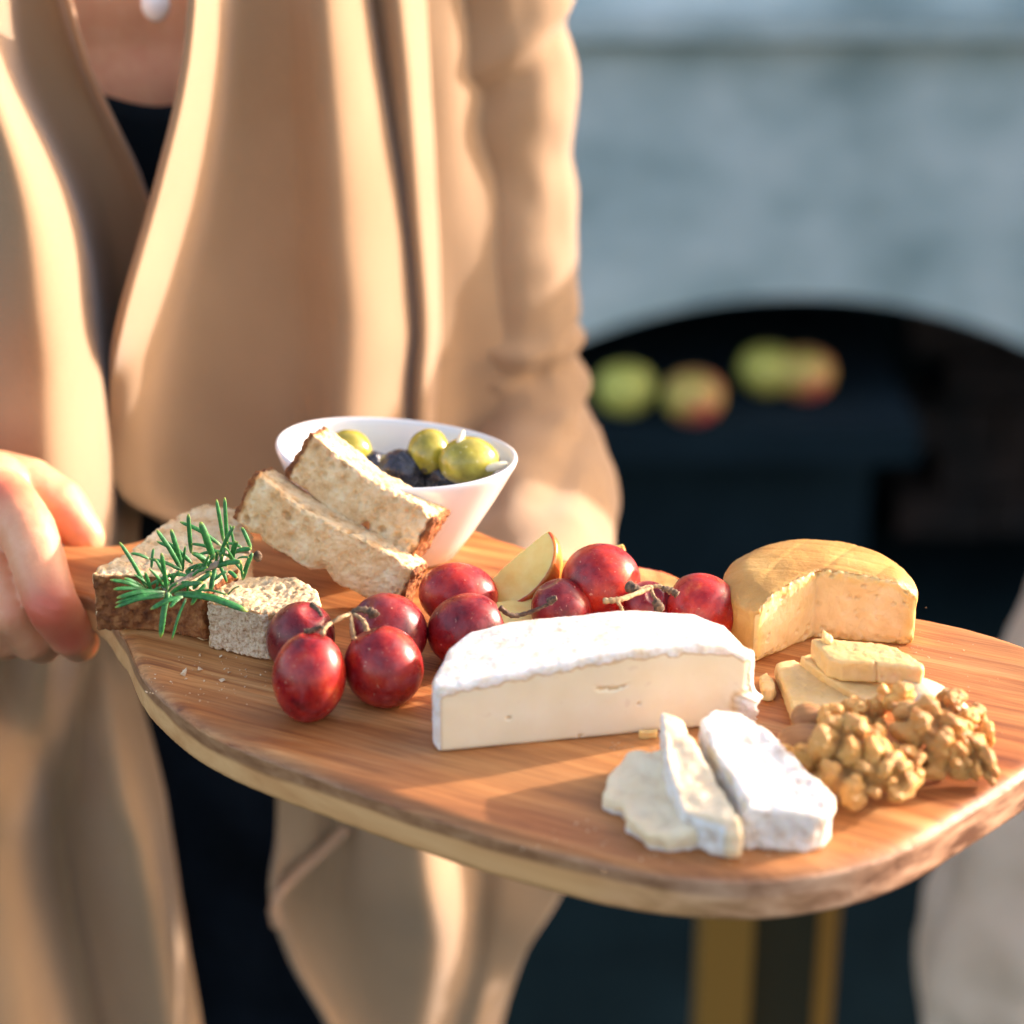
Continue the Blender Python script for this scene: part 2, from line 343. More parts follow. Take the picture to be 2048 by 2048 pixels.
# ------------------------------------------------------------------ setting: ground, wall with arch
def plane_obj(name, vs, fs, mat, kind='structure'): o = link(name, mesh(vs, fs), mat, smooth=False); tag(o, kind=kind); return o
GZ = -1.08
plane_obj('ground', [(-60, -60, GZ), (60, -60, GZ), (60, 60, GZ), (-60, 60, GZ)], [[0, 1, 2, 3]], SLATE)
WY = 2.10                                                  # front face of the oven wall
AC = py(1480, 560, WY); AR = .74; ACX, ACZ = AC.x + .02, AC.z - AR
base_z = -.98; HW = .70
def arch_wall():
    vs, fs = [], []; N = 40; x0, x1, top = -3.0, 3.4, 1.4
    arc = []
    for i in range(N + 1):
        x = ACX - HW + 2 * HW * i / N; arc.append((x, ACZ + math.sqrt(max(0, AR ** 2 - (x - ACX) ** 2))))
    D = .45
    def q(a, b, c_, d): o = len(vs); vs.extend([a, b, c_, d]); fs.append([o, o + 1, o + 2, o + 3])
    R = lambda t: .02
    for i in range(N):
        (xa, za), (xb, zb) = arc[i], arc[i + 1]
        q((xa, WY, za), (xb, WY, zb), (xb, WY, top), (xa, WY, top))
        q((xa, WY, za), (xa, WY + D, za), (xb, WY + D, zb), (xb, WY, zb))
    q((x0, WY, GZ), (arc[0][0], WY, GZ), (arc[0][0], WY, top), (x0, WY, top))
    q((arc[-1][0], WY, GZ), (x1, WY, GZ), (x1, WY, top), (arc[-1][0], WY, top))
    q((arc[0][0], WY, GZ), (arc[0][0], WY + D, GZ), (arc[0][0], WY + D, arc[0][1]), (arc[0][0], WY, arc[0][1]))
    q((arc[-1][0], WY, GZ), (arc[-1][0], WY, arc[-1][1]), (arc[-1][0], WY + D, arc[-1][1]), (arc[-1][0], WY + D, GZ))
    q((x0, WY, top), (x1, WY, top), (x1, WY + 1.5, top), (x0, WY + 1.5, top))
    q((x0, WY + 1.5, GZ), (x0, WY + 1.5, top), (x1, WY + 1.5, top), (x1, WY + 1.5, GZ))
    return mesh(vs, fs)
oven = thing('masonry_oven', 'grey rendered masonry wall with a dark arched oven opening behind the woman', 'outdoor oven', (ACX, WY, GZ))
link('rendered_wall', arch_wall(), WALL, oven, smooth=False)
def box(x0, x1, y0, y1, z0, z1, bev=0):
    vs = [(x, y, z) for z in (z0, z1) for y in (y0, y1) for x in (x0, x1)]
    return vs, [[0, 2, 3, 1], [4, 5, 7, 6], [0, 1, 5, 4], [2, 6, 7, 3], [0, 4, 6, 2], [1, 3, 7, 5]]
ledz = py(1450, 62, WY).z
link('ledge', joinvf([box(-3, 3.4, WY - .05, WY - .002, ledz, ledz + .035)]), WALL, oven, smooth=False)
link('chamber', joinvf([box(ACX - .9, ACX + .9, WY + .62, WY + .7, GZ, .3), box(ACX - .9, ACX - HW - .003, WY + .452, WY + .618, GZ, .3), box(ACX + HW + .003, ACX + .9, WY + .452, WY + .618, GZ, .3)]), TEAL_BRICK, oven, smooth=False)
shelf_z = py(1350, 775, WY - .03).z
link('hearth_shelf', joinvf([box(ACX - HW + .004, ACX + .16, WY - .10, WY + .616, shelf_z - .05, shelf_z)]), TEAL_BRICK, oven, smooth=False)
link('hearth_front', joinvf([box(ACX - HW + .004, ACX + .12, WY + .03, WY + .61, GZ + .002, shelf_z - .053)]), TEAL_BRICK, oven, smooth=False)
# rough bricks lining the right of the opening
rnd = random.Random(3)
for r in range(7):
    for c_ in range(3):
        bx = ACX + .22 + c_ * .15 + (r % 2) * .06; bz = GZ + .02 + r * .075
        if bx + .14 > ACX + HW: continue
        me = joinvf([box(bx, bx + .14, WY + .30 + rnd.uniform(0, .02), WY + .42, bz, bz + .068)])
        link('brick', me, BRICK, oven, smooth=False)
def apple_mesh(r):
    vs, fs = ellipsoid((0, 0, 0), (1, 1, 1), 32, 22); out = []
    for v in vs:
        h = v.z; rr = math.hypot(v.x, v.y); k = 1 + .06 * h
        out.append(Vector((v.x * r * k, v.y * r * k, (h * .9 - .28 * math.exp(-(rr / .35) ** 2) * (1 if h > 0 else -.6)) * r)))
    return joinvf([(out, fs)])
for (u, v, dy, red, lab) in [(1180, 735, -.04, 0.0, 'green apple at the left end of the row on the hearth shelf'), (1310, 722, -.07, 1.0, 'red blushed apple beside the green one on the hearth shelf'),
                         (1448, 700, .035, .12, 'yellow green apple second from right on the hearth shelf'), (1518, 702, .02, .95, 'red and green apple at the right end of the hearth shelf')]:
    p = py(u, v, WY + dy); r = .040
    a = thing('apple', lab, 'apple', (p.x, p.y, shelf_z), 'apples on the hearth shelf')
    me = apple_mesh(r); me.transform(Matrix.Translation((p.x, p.y, shelf_z + r * .88)) @ Matrix.Rotation(.5 * u, 4, 'Z'))
    b = link('skin', me, ASKIN, a); b.color = (red, red, red, 1)
    sv, sf = tube([(p.x, p.y, shelf_z + r * 1.45), (p.x + .002, p.y, shelf_z + r * 1.75), (p.x + .005, p.y, shelf_z + r * 1.95)], [.0015, .0012, .0016])
    link('stalk', joinvf([(sv, sf)]), STEMD, a)

# brass-legged stool standing behind the board
st = py(1470, 1800, .62)
stool = thing('stool', 'stool with broad brass legs and a dark olive panel under the board', 'stool', (st.x, st.y, GZ))
seat_z = py(1470, 1500, .62).z
for (u0, u1, mat, nm, dy) in [(1322, 1420, BRASS, 'leg', 0), (1424, 1556, VELVET, 'side_panel', .03), (1560, 1625, BRASS, 'leg', .10)]:
    a, b = py(u0, 1800, .62).x, py(u1, 1800, .62).x
    me = prism([(a, .62 + dy), (b, .62 + dy), (b, .66 + dy), (a, .66 + dy)], GZ, seat_z)
    link(nm, me, mat, stool, smooth=False)
link('seat', joinvf([box(py(1300, 1800, .62).x, py(1660, 1800, .62).x, .58, .86, seat_z + .002, seat_z + .045)]), VELVET, stool, smooth=False)

# ------------------------------------------------------------------ serving board
BA = math.radians(-25.5); ux = Vector((math.cos(BA), math.sin(BA), 0)); uy = Vector((-ux.y, ux.x, 0)); BC = Vector((.022, -.014, 0))
def loc2(p): d = Vector((p[0], p[1], 0)) - BC; return (d.dot(ux), d.dot(uy))
rim_px = [(238, 1206), (262, 1262), (300, 1308), (380, 1370), (500, 1425), (700, 1497), (900, 1563), (1100, 1618), (1290, 1650), (1480, 1652), (1680, 1608), (1840, 1520)]
outl = [loc2(pz(u, v, -.001)) for u, v in rim_px]
outl += [loc2(p) for p in [(.176, -.066), (.197, -.03), (.190, -.006), (.168, .016), (.128, .036), (.0565, .0585), (.0271, .0745), (-.0012, .0935), (-.0181, .1075), (-.040, .121), (-.075, .132), (-.108, .128), (-.132, .112), (-.148, .093), (-.165, .0895), (-.20, .0925), (-.26, .098), (-.275, .085), (-.265, .066), (-.21, .055), (-.165, .050), (-.152, .040), (-.142, .020)]]
sp = spline([(a, b, 0) for a, b in outl], 6, True)
me = prism([(p.x, p.y) for p in sp], -.0170, 0)
me = remesh(me, .0014, 0); P = co(me)
# softened rim: real rounding from the distance to the outline
O = np.array([(p.x, p.y) for p in sp]); A_ = O; B_ = np.roll(O, -1, 0)
D = np.full(len(P), 9.0)
for a, b in zip(A_, B_):
    ab = b - a; t = np.clip(((P[:, :2] - a) @ ab) / (ab @ ab + 1e-12), 0, 1); D = np.minimum(D, np.linalg.norm(P[:, :2] - a - t[:, None] * ab, axis=1))
R0 = .0042; top = P[:, 2] > -.0092
k = np.clip(R0 - D, 0, R0); drop = R0 - np.sqrt(np.maximum(R0 ** 2 - k ** 2, 0))
C0 = O.mean(0)
P[:, 2] = np.where(top & (P[:, 2] > -.002), P[:, 2] - drop * .8, P[:, 2]); P[:, 2] = np.where(P[:, 2] < -.0150, P[:, 2] + drop * .35, P[:, 2])
P[:, 2] += fbm(P, 30, 2) * .00035; setco(me, P)
o_ = bpy.data.objects.new('tmp', me); COL.objects.link(o_); s = o_.modifiers.new('s', 'SMOOTH'); s.iterations = 4
me = bpy.data.meshes.new_from_object(o_.evaluated_get(bpy.context.evaluated_depsgraph_get())); bpy.data.objects.remove(o_)
board = link('serving_board', me, WOOD); board.location = BC; board.rotation_euler = (0, 0, BA)
tag(board, 'oval wooden serving board with handle, carried by the woman and loaded with cheese', 'serving board')

# ------------------------------------------------------------------ generic food solid
def food(name, label, cat, me, fn, mat, parts, vox=.0009, smooth=3, bevel=.001, group=None, thr=.5):
    me = remesh(me, vox, smooth, bevel); P, N = co(me), no(me); P2, sk = fn(P, N); setco(me, P2); attr(me, 'skin', sk)
    c = P2.mean(0); root = thing(name, label, cat, (c[0], c[1], P2[:, 2].min()), group)
    if parts:
        a, b = split(me, sk > thr)
        for mm, nm in ((a, parts[0]), (b, parts[1])):
            if len(mm.polygons): link(nm, mm, mat, root)
    return root

# ---- soft white wedge
hA = pz(826, 1421); hB = pz(1398, 1368)
wp = [(hA.x, hA.y), (hA.x - .002, hA.y + .006)] + [tuple(pz(u, v, .027)[:2]) for u, v in [(845, 1205), (885, 1178), (960, 1170), (1060, 1170), (1200, 1171), (1300, 1180), (1370, 1196), (1412, 1216)]] + [(hB.x + .0045, hB.y + .003), (hB.x, hB.y)]
def f_brie(P, N):
    t = np.clip((P[:, 0] - hA.x) / (hB.x - hA.x), 0, 1)
    h = np.interp(t, [0, .08, .3, .6, .85, .94, 1.0], [.85, .90, 1.02, 1.15, 1.17, 1.12, .97])
    # distance behind the front cut face
    n = np.array([hB.y - hA.y, -(hB.x - hA.x)]); n /= np.linalg.norm(n)
    d = -((P[:, :2] - [hA.x, hA.y]) @ n)
    z = P[:, 2] * h
    face = sstep(.0016, .0006, d + .0006 * perlin(P, 700)) * (N @ np.array([n[0], n[1], 0]) > .45)
    inner = sstep(.026 * 1.0, .0225, P[:, 2] + .0012 * perlin(P, 350)) * sstep(.0, .02, P[:, 2] + .02) * sstep(0.0, .0022, P[:, 0] - hA.x)
    sk = 1 - face * np.clip(inner, 0, 1)
    # rind is bloomy and rough, cut face smooth with a few cuts and pits
    disp = sk * (fbm(P, 110, 3) * .00020 + fbm(P, 700, 2) * .00010) + (1 - sk) * (fbm(P, 90, 2) * .00012)
    pit = np.zeros(len(P))
    for (u, v, a, b, dep) in [(1155, 1300, .0034, .0004, .0012), (1135, 1301, .0014, .0003, .0007), (1206, 1328, .0004, .0004, .0006), (960, 1355, .0007, .0004, .0006), (1095, 1390, .0006, .0005, .0007)]:
        dd = ray(u, v); q = CAMP + dd * ((Vector((hA.x, hA.y, 0)) - CAMP).dot(Vector((n[0], n[1], 0))) / dd.dot(Vector((n[0], n[1], 0))))
        r = ((P[:, 0] - q.x) / a) ** 2 + ((z - q.z - .15 * (P[:, 0] - q.x) ** 2 / a) / b) ** 2
        disp -= 2.2 * dep * np.exp(-r) * (d < .002); pit = np.maximum(pit, np.exp(-r * 1.0) * (d < .002))
    rag = sstep(.92, 1.0, t) * sstep(.016, .008, P[:, 2])
    sk = np.clip(sk, 0, 1) * (1 - (pit > .1)) + np.where(pit > .1, .38, 0)
    Q = P + N * disp[:, None]; Q[:, 2] = np.maximum(z + N[:, 2] * disp, 0.0002)
    Q[:, 0] += rag * (.0022 + .0030 * fbm(P, 180, 3)); Q[:, 1] -= rag * .0018 * np.abs(perlin(P, 250)); 
    sk = np.maximum(sk, rag * .9)
    return Q, sk
brie = food('soft_cheese_wedge', 'large white wedge of soft cheese with bloomy rind, cut face towards the camera', 'cheese', prism(wp, 0, .0272), f_brie, BRIE, ('rind', 'paste'), vox=.0005, smooth=3, bevel=.0016)
q = pz(1222, 1393, .0)
food('rind_flake', 'tiny yellow rind flake stuck at the foot of the large white wedge', 'cheese flake', prism([(q.x - .003, q.y - .0012), (q.x + .003, q.y - .0006), (q.x + .003, q.y + .001), (q.x - .003, q.y + .0006)], .0001, .0028), lambda P, N: (P + N * (fbm(P, 500, 2) * .0003)[:, None], np.ones(len(P)) * .0 + .45), HARD, ('rind', 'paste'), vox=.0004, smooth=1, bevel=0)

# ---- round yellow cheese with a wedge cut out
ap = Vector((.1070, .0085)); cl = Vector((.0835, -.0106)); cr = Vector((.1410, .0030))
RC = Vector((.1085, .0130)); RR = .0342
al = math.atan2(cl.y - RC.y, cl.x - RC.x) ; ar = math.atan2(cr.y - RC.y, cr.x - RC.x)
if al < ar: al += 2 * math.pi
pl = [(ap.x, ap.y)]
for i in range(33):
    t = ar + (al - ar) * i / 32; pl.append((RC.x + RR * math.cos(t), RC.y + RR * math.sin(t)))
apn = np.array([ap.x, ap.y])
def f_round(P, N):
    r = np.linalg.norm(P[:, :2] - np.array(RC), axis=1); Q = P.copy()
    th = np.arctan2(P[:, 1] - RC.y, P[:, 0] - RC.x)
    Q[:, 2] += (P[:, 2] / .0235) * (.0042 * (1 - (r / RR) ** 2)) - .0030 * sstep(.024, RR, r) ** 1.5 * (P[:, 2] / .0235)
    # net marks pressed into the top
    groove = 0
    for ang, sp_ in ((math.radians(-32), .0165), (math.radians(70), .0085)):
        s = (P[:, 0] - RC.x) * math.cos(ang) + (P[:, 1] - RC.y) * math.sin(ang); w = np.abs(((s / sp_ + .35) % 1) - .5) * sp_
        groove = groove + np.exp(-(w / .0009) ** 2) * (.6 + .8 * perlin(P, 60))
    sdl = []
    for e in (cl, cr):
        d = np.array([e.x, e.y]) - apn; d /= np.linalg.norm(d); nn = np.array([-d[1], d[0]]); sdl.append(np.abs((P[:, :2] - apn) @ nn) + 1e3 * (((P[:, :2] - apn) @ d) < -.001))
    dd = np.minimum(*sdl); cut = sstep(.0014, .0005, dd)
    sk = 1 - cut * (N[:, 2] < .6); dtop = .0235 - P[:, 2]
    skin = np.where(cut > .5, sstep(.0042, .0002, dtop + .0016 * perlin(P, 260)) * .42 + sstep(.006, .0005, RR - r) * .42, 1.0); skin = np.where((N[:, 2] > .7) & (P[:, 2] > .01), 1.0, np.clip(skin, 0, 1))
    crumb = sstep(.004, .0, dtop) * cut
    skin = skin * (1 - .85 * crumb * (worley(P, 380)[0] < .42) * (perlin(P, 120) > -.1))
    disp = np.where(skin > .6, fbm(P, 90, 3) * .00028 - groove * .00034 * (N[:, 2] > .5), fbm(P, 160, 4) * .00050 - .0011 * (worley(P * [1, 1, 2.2], 210)[0] < .17) * (worley(P * [1, 1, 2.2], 210)[1] > .4) - .0012 * np.exp(-((np.linalg.norm(P[:, :2] - apn, axis=1)) / .0012) ** 2) )
    low = sstep(.005, .0005, P[:, 2]) * cut
    disp = disp - low * np.abs(fbm(P, 240, 2)) * .0022 + crumb * np.abs(fbm(P, 500, 2)) * .0012
    Q = Q + N * disp[:, None]; Q[:, 2] = np.maximum(Q[:, 2], .0001)
    return Q, skin
food('round_cheese', 'small round yellow cheese with a wedge cut out and net marks on its rind', 'cheese', prism(pl, 0, .0235), f_round, HARD, ('rind', 'paste'), vox=.00065, smooth=3, bevel=.0020, thr=.6)

# ---- yellow slices and crumb
def f_slice(seed, amp=.00035):
    def f(P, N):
        zt = P[:, 2].max(); skin = .18 + .12 * perlin(P, 200, seed) + .0 * P[:, 0]
        d = fbm(P, 200, 3, seed) * amp + np.abs(fbm(P, 600, 2, seed)) * .0002 - .0004 * (worley(P, 260, seed)[0] < .16)
        Q = P + N * d[:, None]; Q[:, 2] = np.maximum(Q[:, 2], .0001); return Q, skin
    return f
def pxpoly(pts, z): return [tuple(pz(u, v, z)[:2]) for u, v in pts]
food('cheese_slice', 'flat yellow cheese slice nearest the soft wedge, touching the nuts', 'cheese slice', prism(pxpoly([(1463, 1250), (1500, 1243), (1612, 1322), (1606, 1334), (1512, 1345), (1494, 1332)], .006), 0, .006), f_slice(1), HARD, ('rind', 'paste'), vox=.0006, smooth=1, bevel=.0006, group='yellow cheese slices')
food('cheese_slice', 'middle yellow cheese slice, lying half under the thick upper slice', 'cheese slice', prism(pxpoly([(1508, 1243), (1548, 1232), (1640, 1262), (1712, 1286), (1632, 1318), (1560, 1280)], .0085), [.0003, .0003, .0003, .0003, .0003, .0003], [.0098, .0088, .0078, .0072, .0082, .0092]), f_slice(5), HARD, ('rind', 'paste'), vox=.0006, smooth=1, bevel=.0006, group='yellow cheese slices')
sp3 = [(1530, 1203), (1570, 1205), (1650, 1212), (1692, 1220), (1744, 1252), (1741, 1262), (1650, 1250), (1590, 1248), (1562, 1240)]
food('cheese_slice', 'thick yellow cheese slice on top of the other two with a crack in its side', 'cheese slice', prism(pxpoly(sp3, .0168), .0092, .0168), lambda P, N: (lambda Q: (Q[0] - N * (.0012 * np.exp(-((P[:, 0] - pz(1655, 1250, .0168).x + .12 * (P[:, 2] - .013)) / .0004) ** 2) * (N[:, 1] < -.3))[:, None], Q[1]))(f_slice(9)(P, N)), HARD, ('rind', 'paste'), vox=.0006, smooth=1, bevel=.0007, group='yellow cheese slices')
food('cheese_chunk', 'small broken yellow cheese chunk between the white wedge and the slices', 'cheese crumb', prism(pxpoly([(1432, 1272), (1448, 1268), (1463, 1290), (1458, 1300), (1440, 1298)], .005), 0, .005), f_slice(12, .0009), HARD, ('rind', 'paste'), vox=.0005, smooth=1, bevel=.0006)
food('cheese_chunk', 'pointed yellow cheese chip standing on the thick top slice', 'cheese crumb', prism(pxpoly([(1550, 1206), (1572, 1212), (1566, 1216), (1552, 1214)], .0168), .0166, [.0215, .0185, .0175, .019]), f_slice(14, .0003), HARD, ('rind', 'paste'), vox=.0004, smooth=1, bevel=0)

# ---- camembert slices
def f_cam(seed, lean=(0, 0), rindfn=None, amp=.0005):
    def f(P, N):
        sk = rindfn(P, N); zt = P[:, 2].max()
        d = fbm(P, 140, 3, seed) * amp + sk * fbm(P, 420, 3, seed) * .00035
        Q = P + N * d[:, None]; Q[:, 0] += lean[0] * P[:, 2]; Q[:, 1] += lean[1] * P[:, 2]
        Q[:, 2] = np.maximum(Q[:, 2] + .0008 * perlin(P, 70, seed), .0001); return Q, sk
    return f
food('camembert_slice', 'creamy torn camembert slice lying flat, left of the other two', 'cheese slice', prism(pxpoly([(1150, 1450), (1185, 1418), (1225, 1425), (1262, 1418), (1300, 1470), (1345, 1562), (1290, 1572), (1218, 1568), (1182, 1532), (1175, 1505), (1140, 1492)], .007), 0, [.006, .0072, .0085, .010, .010, .0085, .007, .006, .006, .005, .005]),
     f_cam(2, rindfn=lambda P, N: sstep(.003, .0005, P[:, 2]) * .8 + .12 + .1 * perlin(P, 200), amp=.0011), CAMEM, ('rind', 'paste'), vox=.0007, smooth=3, bevel=.001, group='camembert slices')
m1 = pz(1250, 1352, .016); m2 = pz(1292, 1366, .016); m3 = pz(1405, 1565, .011); m4 = pz(1372, 1582, .008); m5 = pz(1290, 1535, .011); m6 = pz(1262, 1450, .014)
food('camembert_slice', 'narrow camembert slice standing on edge between the other two', 'cheese slice', prism([(p.x, p.y) for p in (m1, m2, m3, m4, m5, m6)], [.0002, .0002, .0002, .0002, .0002, .0002], [.019, .0185, .013, .009, .0125, .0165]),
     f_cam(4, (-.05, 0), lambda P, N: np.clip(sstep(.0, .5, -N[:, 0] - .1) + .25 * sstep(.5, .9, perlin(P, 300) + .2), 0, 1), .0007), CAMEM, ('rind', 'paste'), vox=.0007, smooth=3, bevel=.0012, group='camembert slices')
food('camembert_slice', 'thick white camembert slice with floury top, touching the nuts', 'cheese slice', prism(pxpoly([(1312, 1372), (1342, 1355), (1392, 1358), (1462, 1405), (1500, 1440), (1572, 1500), (1560, 1520), (1535, 1528), (1402, 1522), (1385, 1490), (1335, 1420)], .015), 0, [.0185, .0185, .018, .017, .016, .0145, .0135, .0135, .015, .0165, .018]),
     f_cam(6, (.06, 0), lambda P, N: np.clip(1 - .55 * sstep(.35, .8, -N[:, 0]) * sstep(-.3, .2, perlin(P, 160)), 0, 1), .0006), CAMEM, ('rind', 'paste'), vox=.0007, smooth=3, bevel=.001, group='camembert slices')

# ---- bread
def f_bread(seed, crust, rough=1.0):
    def f(P, N):
        sk = np.clip(crust(P, N) + .18 * perlin(P, 220, seed) + .08 * perlin(P, 700, seed), 0, 1)
        w1, r1 = worley(P * [1, 1, 1], 330, seed); w2, r2 = worley(P, 700, seed + 3); w3, r3 = worley(P, 160, seed + 9)
        crumb = 1 - sstep(.35, .6, sk)
        holes = -.0009 * sstep(.44, .2, w1) * (r1 > .4) - .0005 * sstep(.45, .15, w2) - .0017 * sstep(.30, .18, w3) * (r3 > .72)
        d = crumb * (holes + fbm(P, 420, 3, seed) * .0004) * rough + (1 - crumb) * (fbm(P, 380, 3, seed) * .0008 - .0006 * sstep(.4, .1, w2))
        d = d + fbm(P, 60, 2, seed) * .0009
        return P + N * d[:, None], sk
    return f
def lip(P, N): return 0
b1 = [(174, 1083), (235, 1084), (300, 1086), (380, 1108), (450, 1070), (475, 1010), (445, 962), (385, 950), (340, 968), (300, 992), (262, 1022), (238, 1042), (205, 1060), (185, 1066)]
bz = .0225
def crust_front(limit): return lambda P, N: np.clip(sstep(limit + .0022, limit + .0004, P[:, 1]) * sstep(bz + .001, bz - .0022, P[:, 2]) * 1.0, 0, 1)
y0 = pz(280, 1085, bz).y
food('bread_slice', 'bread slice at the handle end with dark brown crust, rosemary lying on it', 'bread', prism(pxpoly(b1, bz), .0008, [bz] * 3 + [bz * .86] + [bz] * 10), f_bread(3, lambda P, N: np.where((N[:, 1] < -.35) & (P[:, 1] < y0 + .012), 1.0, 0.0) * sstep(bz + .0005, bz - .0018, P[:, 2])), BREAD, ('crust', 'crumb'), vox=.00048, smooth=1, bevel=.0008, group='bread pieces')
b2 = [(389, 1136), (440, 1146), (494, 1158), (560, 1150), (606, 1140), (598, 1112), (560, 1092), (512, 1086), (460, 1088), (420, 1098)]
p0 = pz(494, 1158, .0185)
food('bread_chunk', 'short bread chunk with grey floured crust just behind the front grapes', 'bread', prism(pxpoly(b2, .0185), .0005, .0185), f_bread(11, lambda P, N: np.where((N[:, 1] < -.3) & (P[:, 0] < p0.x + .002), 1.0, np.where((N[:, 1] < -.3) & (P[:, 0] < p0.x + .008), .42, 0.0)) * sstep(.0190, .0172, P[:, 2])), FLOURY, ('crust', 'crumb'), vox=.00048, smooth=1, bevel=.0008, group='bread pieces')
def strip(label, A, B, nrm, w, t, seed, bend=0.0, notch=None):
    A, B = Vector(A), Vector(B); Rm = frame(B - A, nrm); L = (B - A).length; Ri = np.array(Rm); Av = np.array(A)
    v, f = box(0, L, -w / 2, w / 2, -t, 0); me = mesh(v, f)
    me2 = remesh(me, .00048, 1, .0012); P = co(me2); 
    N = no(me2); s = P[:, 0] / L
    sk = np.clip(np.maximum(sstep(.0040, .0008, P[:, 0] + .0012 * perlin(P, 260, seed)), .9 * sstep(.0030, .0006, L - P[:, 0] + .0012 * perlin(P, 260, seed + 1))), 0, 1)
    Q, sk2 = f_bread(seed, lambda P_, N_: sk)(P, N)
    if notch:
        for (x, y, r, dep) in notch:
            e = np.exp(-(((P[:, 0] - x) / r) ** 2 + ((P[:, 1] - y) / (r * 1.2)) ** 2)); Q[:, 1] += dep * e * np.sign(-y if y else 1); Q[:, 2] -= abs(dep) * .5 * e * (P[:, 2] > -t * .5)
    Q[:, 2] += bend * (1 - (2 * s - 1) ** 2); Q[:, 1] += .0012 * np.sin(s * 7 + seed)
    W_ = Q @ Ri.T + Av; setco(me2, W_); attr(me2, 'skin', sk2)
    root = thing('bread_strip', label, 'bread', (float(W_[:, 0].mean()), float(W_[:, 1].mean()), float(W_[:, 2].min())), 'bread pieces')
    a, b = split(me2, sk2 > .5); link('crumb', b, BREAD, root)
    mid = (co(a) - Av) @ Ri[:, 0] < L / 2; a1, a2 = split(a, mid); link('crust', a1, BREAD, root); link('crust', a2, BREAD, root)
NRM = Vector((-.40, -.86, .22))
strip('bread strip with toasted ends leaning in the middle of the bread pile', py(455, 938, .049), py(762, 1126, .022), NRM, .0200, .015, 21, .0, [(.040, -.0088, .0035, .003), (.012, -.009, .002, .0015)])
strip('uppermost bread strip, leaning on the rim of the olive bowl', py(556, 858, .058), py(796, 1026, .036), NRM + Vector((-.02, 0, .05)), .0195, .016, 33, .0, [(.036, -.0088, .002, .005)])

# ------------------------------------------------------------------ bowl and olives
RCn = pz(747, 857, .040); RA = math.radians(-21)
bowl = thing('olive_bowl', 'small white oval ceramic bowl holding olives behind the bread', 'bowl', (RCn.x - .006, RCn.y, 0))
prof = [(-.002, 0, .0), (.30, 0, .0), (.52, 0, .0004), (.57, 0, .0015), (.70, 0, .012), (.86, 0, .027), (.965, 0, .0375), (.992, 0, .0402), (1.0, 0, .0416), (.995, 0, .0426), (.978, 0, .0430), (.960, 0, .0424), (.945, 0, .0405), (.90, 0, .034), (.78, 0, .023), (.58, 0, .011), (.40, 0, .0065), (.2, 0, .0058), (.0, 0, .0056)]
a0, b0 = .0478, .0335; vs, fs = [], []; S = 96
for r, _, z in prof:
    for k in range(S):
        th = 2 * math.pi * k / S; x, y = a0 * r * math.cos(th), b0 * r * math.sin(th)
        dz = .0020 * (x / a0) ** 2 * (z / .043)
        sh = -.004 * (1 - z / .043)
        vs.append(Vector((RCn.x + sh + x * math.cos(RA) - y * math.sin(RA), RCn.y + x * math.sin(RA) + y * math.cos(RA), z * .95 + dz)))
for i in range(len(prof) - 1):
    for k in range(S): fs.append([i * S + k, i * S + (k + 1) % S, (i + 1) * S + (k + 1) % S, (i + 1) * S + k])
link('bowl_wall', joinvf([(vs, fs)]), GLAZE, bowl)
def olive(u, v, z, r, elong, mat, label, hole=True, rot=(0, 0, 0), grp='green olives'):
    c = pz(u, v, z); Rm = Euler(rot).to_matrix()
    root = thing('olive', label, 'olive', c, grp)
    vs, fs = ellipsoid((0, 0, 0), (r * elong, r, r), 40, 28); me = joinvf([(vs, fs)]); P = co(me); N = P / np.linalg.norm(P, axis=1)[:, None]
    if mat is BOLIVE: P += N * (fbm(P + 3 * u, 260, 3) * .0007)[:, None]
    else: P += N * (fbm(P + u, 120, 2) * .0003)[:, None]
    setco(me, P); me.transform(Rm.to_4x4()); link('flesh', me, mat, root, world=False)
    if hole:
        e, g = ellipsoid(Rm @ Vector((r * elong * .97, 0, 0)), (r * .12, r * .16, r * .16), 12, 8, Rm); link('pit_hole', joinvf([(e, g)]), HOLE, root, world=False)
olive(808, 852, .0405, .0083, 1.08, GOLIVE, 'green olive with its pit hole facing the camera, left of the biggest olive', rot=(0, .55, math.radians(-100)))
olive(884, 870, .0405, .0092, 1.28, GOLIVE, 'biggest green olive, glossy, at the right end of the bowl', rot=(0, .1, math.radians(20)))
olive(656, 852, .037, .0086, 1.1, GOLIVE, 'green olive half hidden behind the uppermost bread strip', hole=False)
olive(700, 888, .030, .0078, 1.1, BOLIVE, 'black olive between the bread strip and the middle of the bowl', False, grp='black olives')
olive(757, 886, .0345, .0080, 1.15, BOLIVE, 'wrinkled black olive in the middle of the bowl', False, (0, 0, .4), grp='black olives')
olive(838, 898, .031, .0078, 1.1, BOLIVE, 'black olive low against the rim below the green olives', False, grp='black olives')
olive(790, 895, .030, .0070, 1.1, BOLIVE, 'small black olive under the green olive with the pit hole', False, grp='black olives')
for (u, v, z, ln, a, lab) in [(869, 827, .0495, .004, 1.2, 'white garlic sliver standing on top of the biggest olive'), (936, 880, .0405, .005, .3, 'garlic sliver beside the biggest olive at the bowl rim')]:
    c = pz(u, v, z); vs, fs = ellipsoid((0, 0, 0), (ln, .0012, .0018), 14, 10, Euler((.3, -a * .4, a)).to_matrix()); g = link('garlic_sliver', joinvf([(vs, fs)]), GARLIC); g.location = c; tag(g, lab, 'garlic')

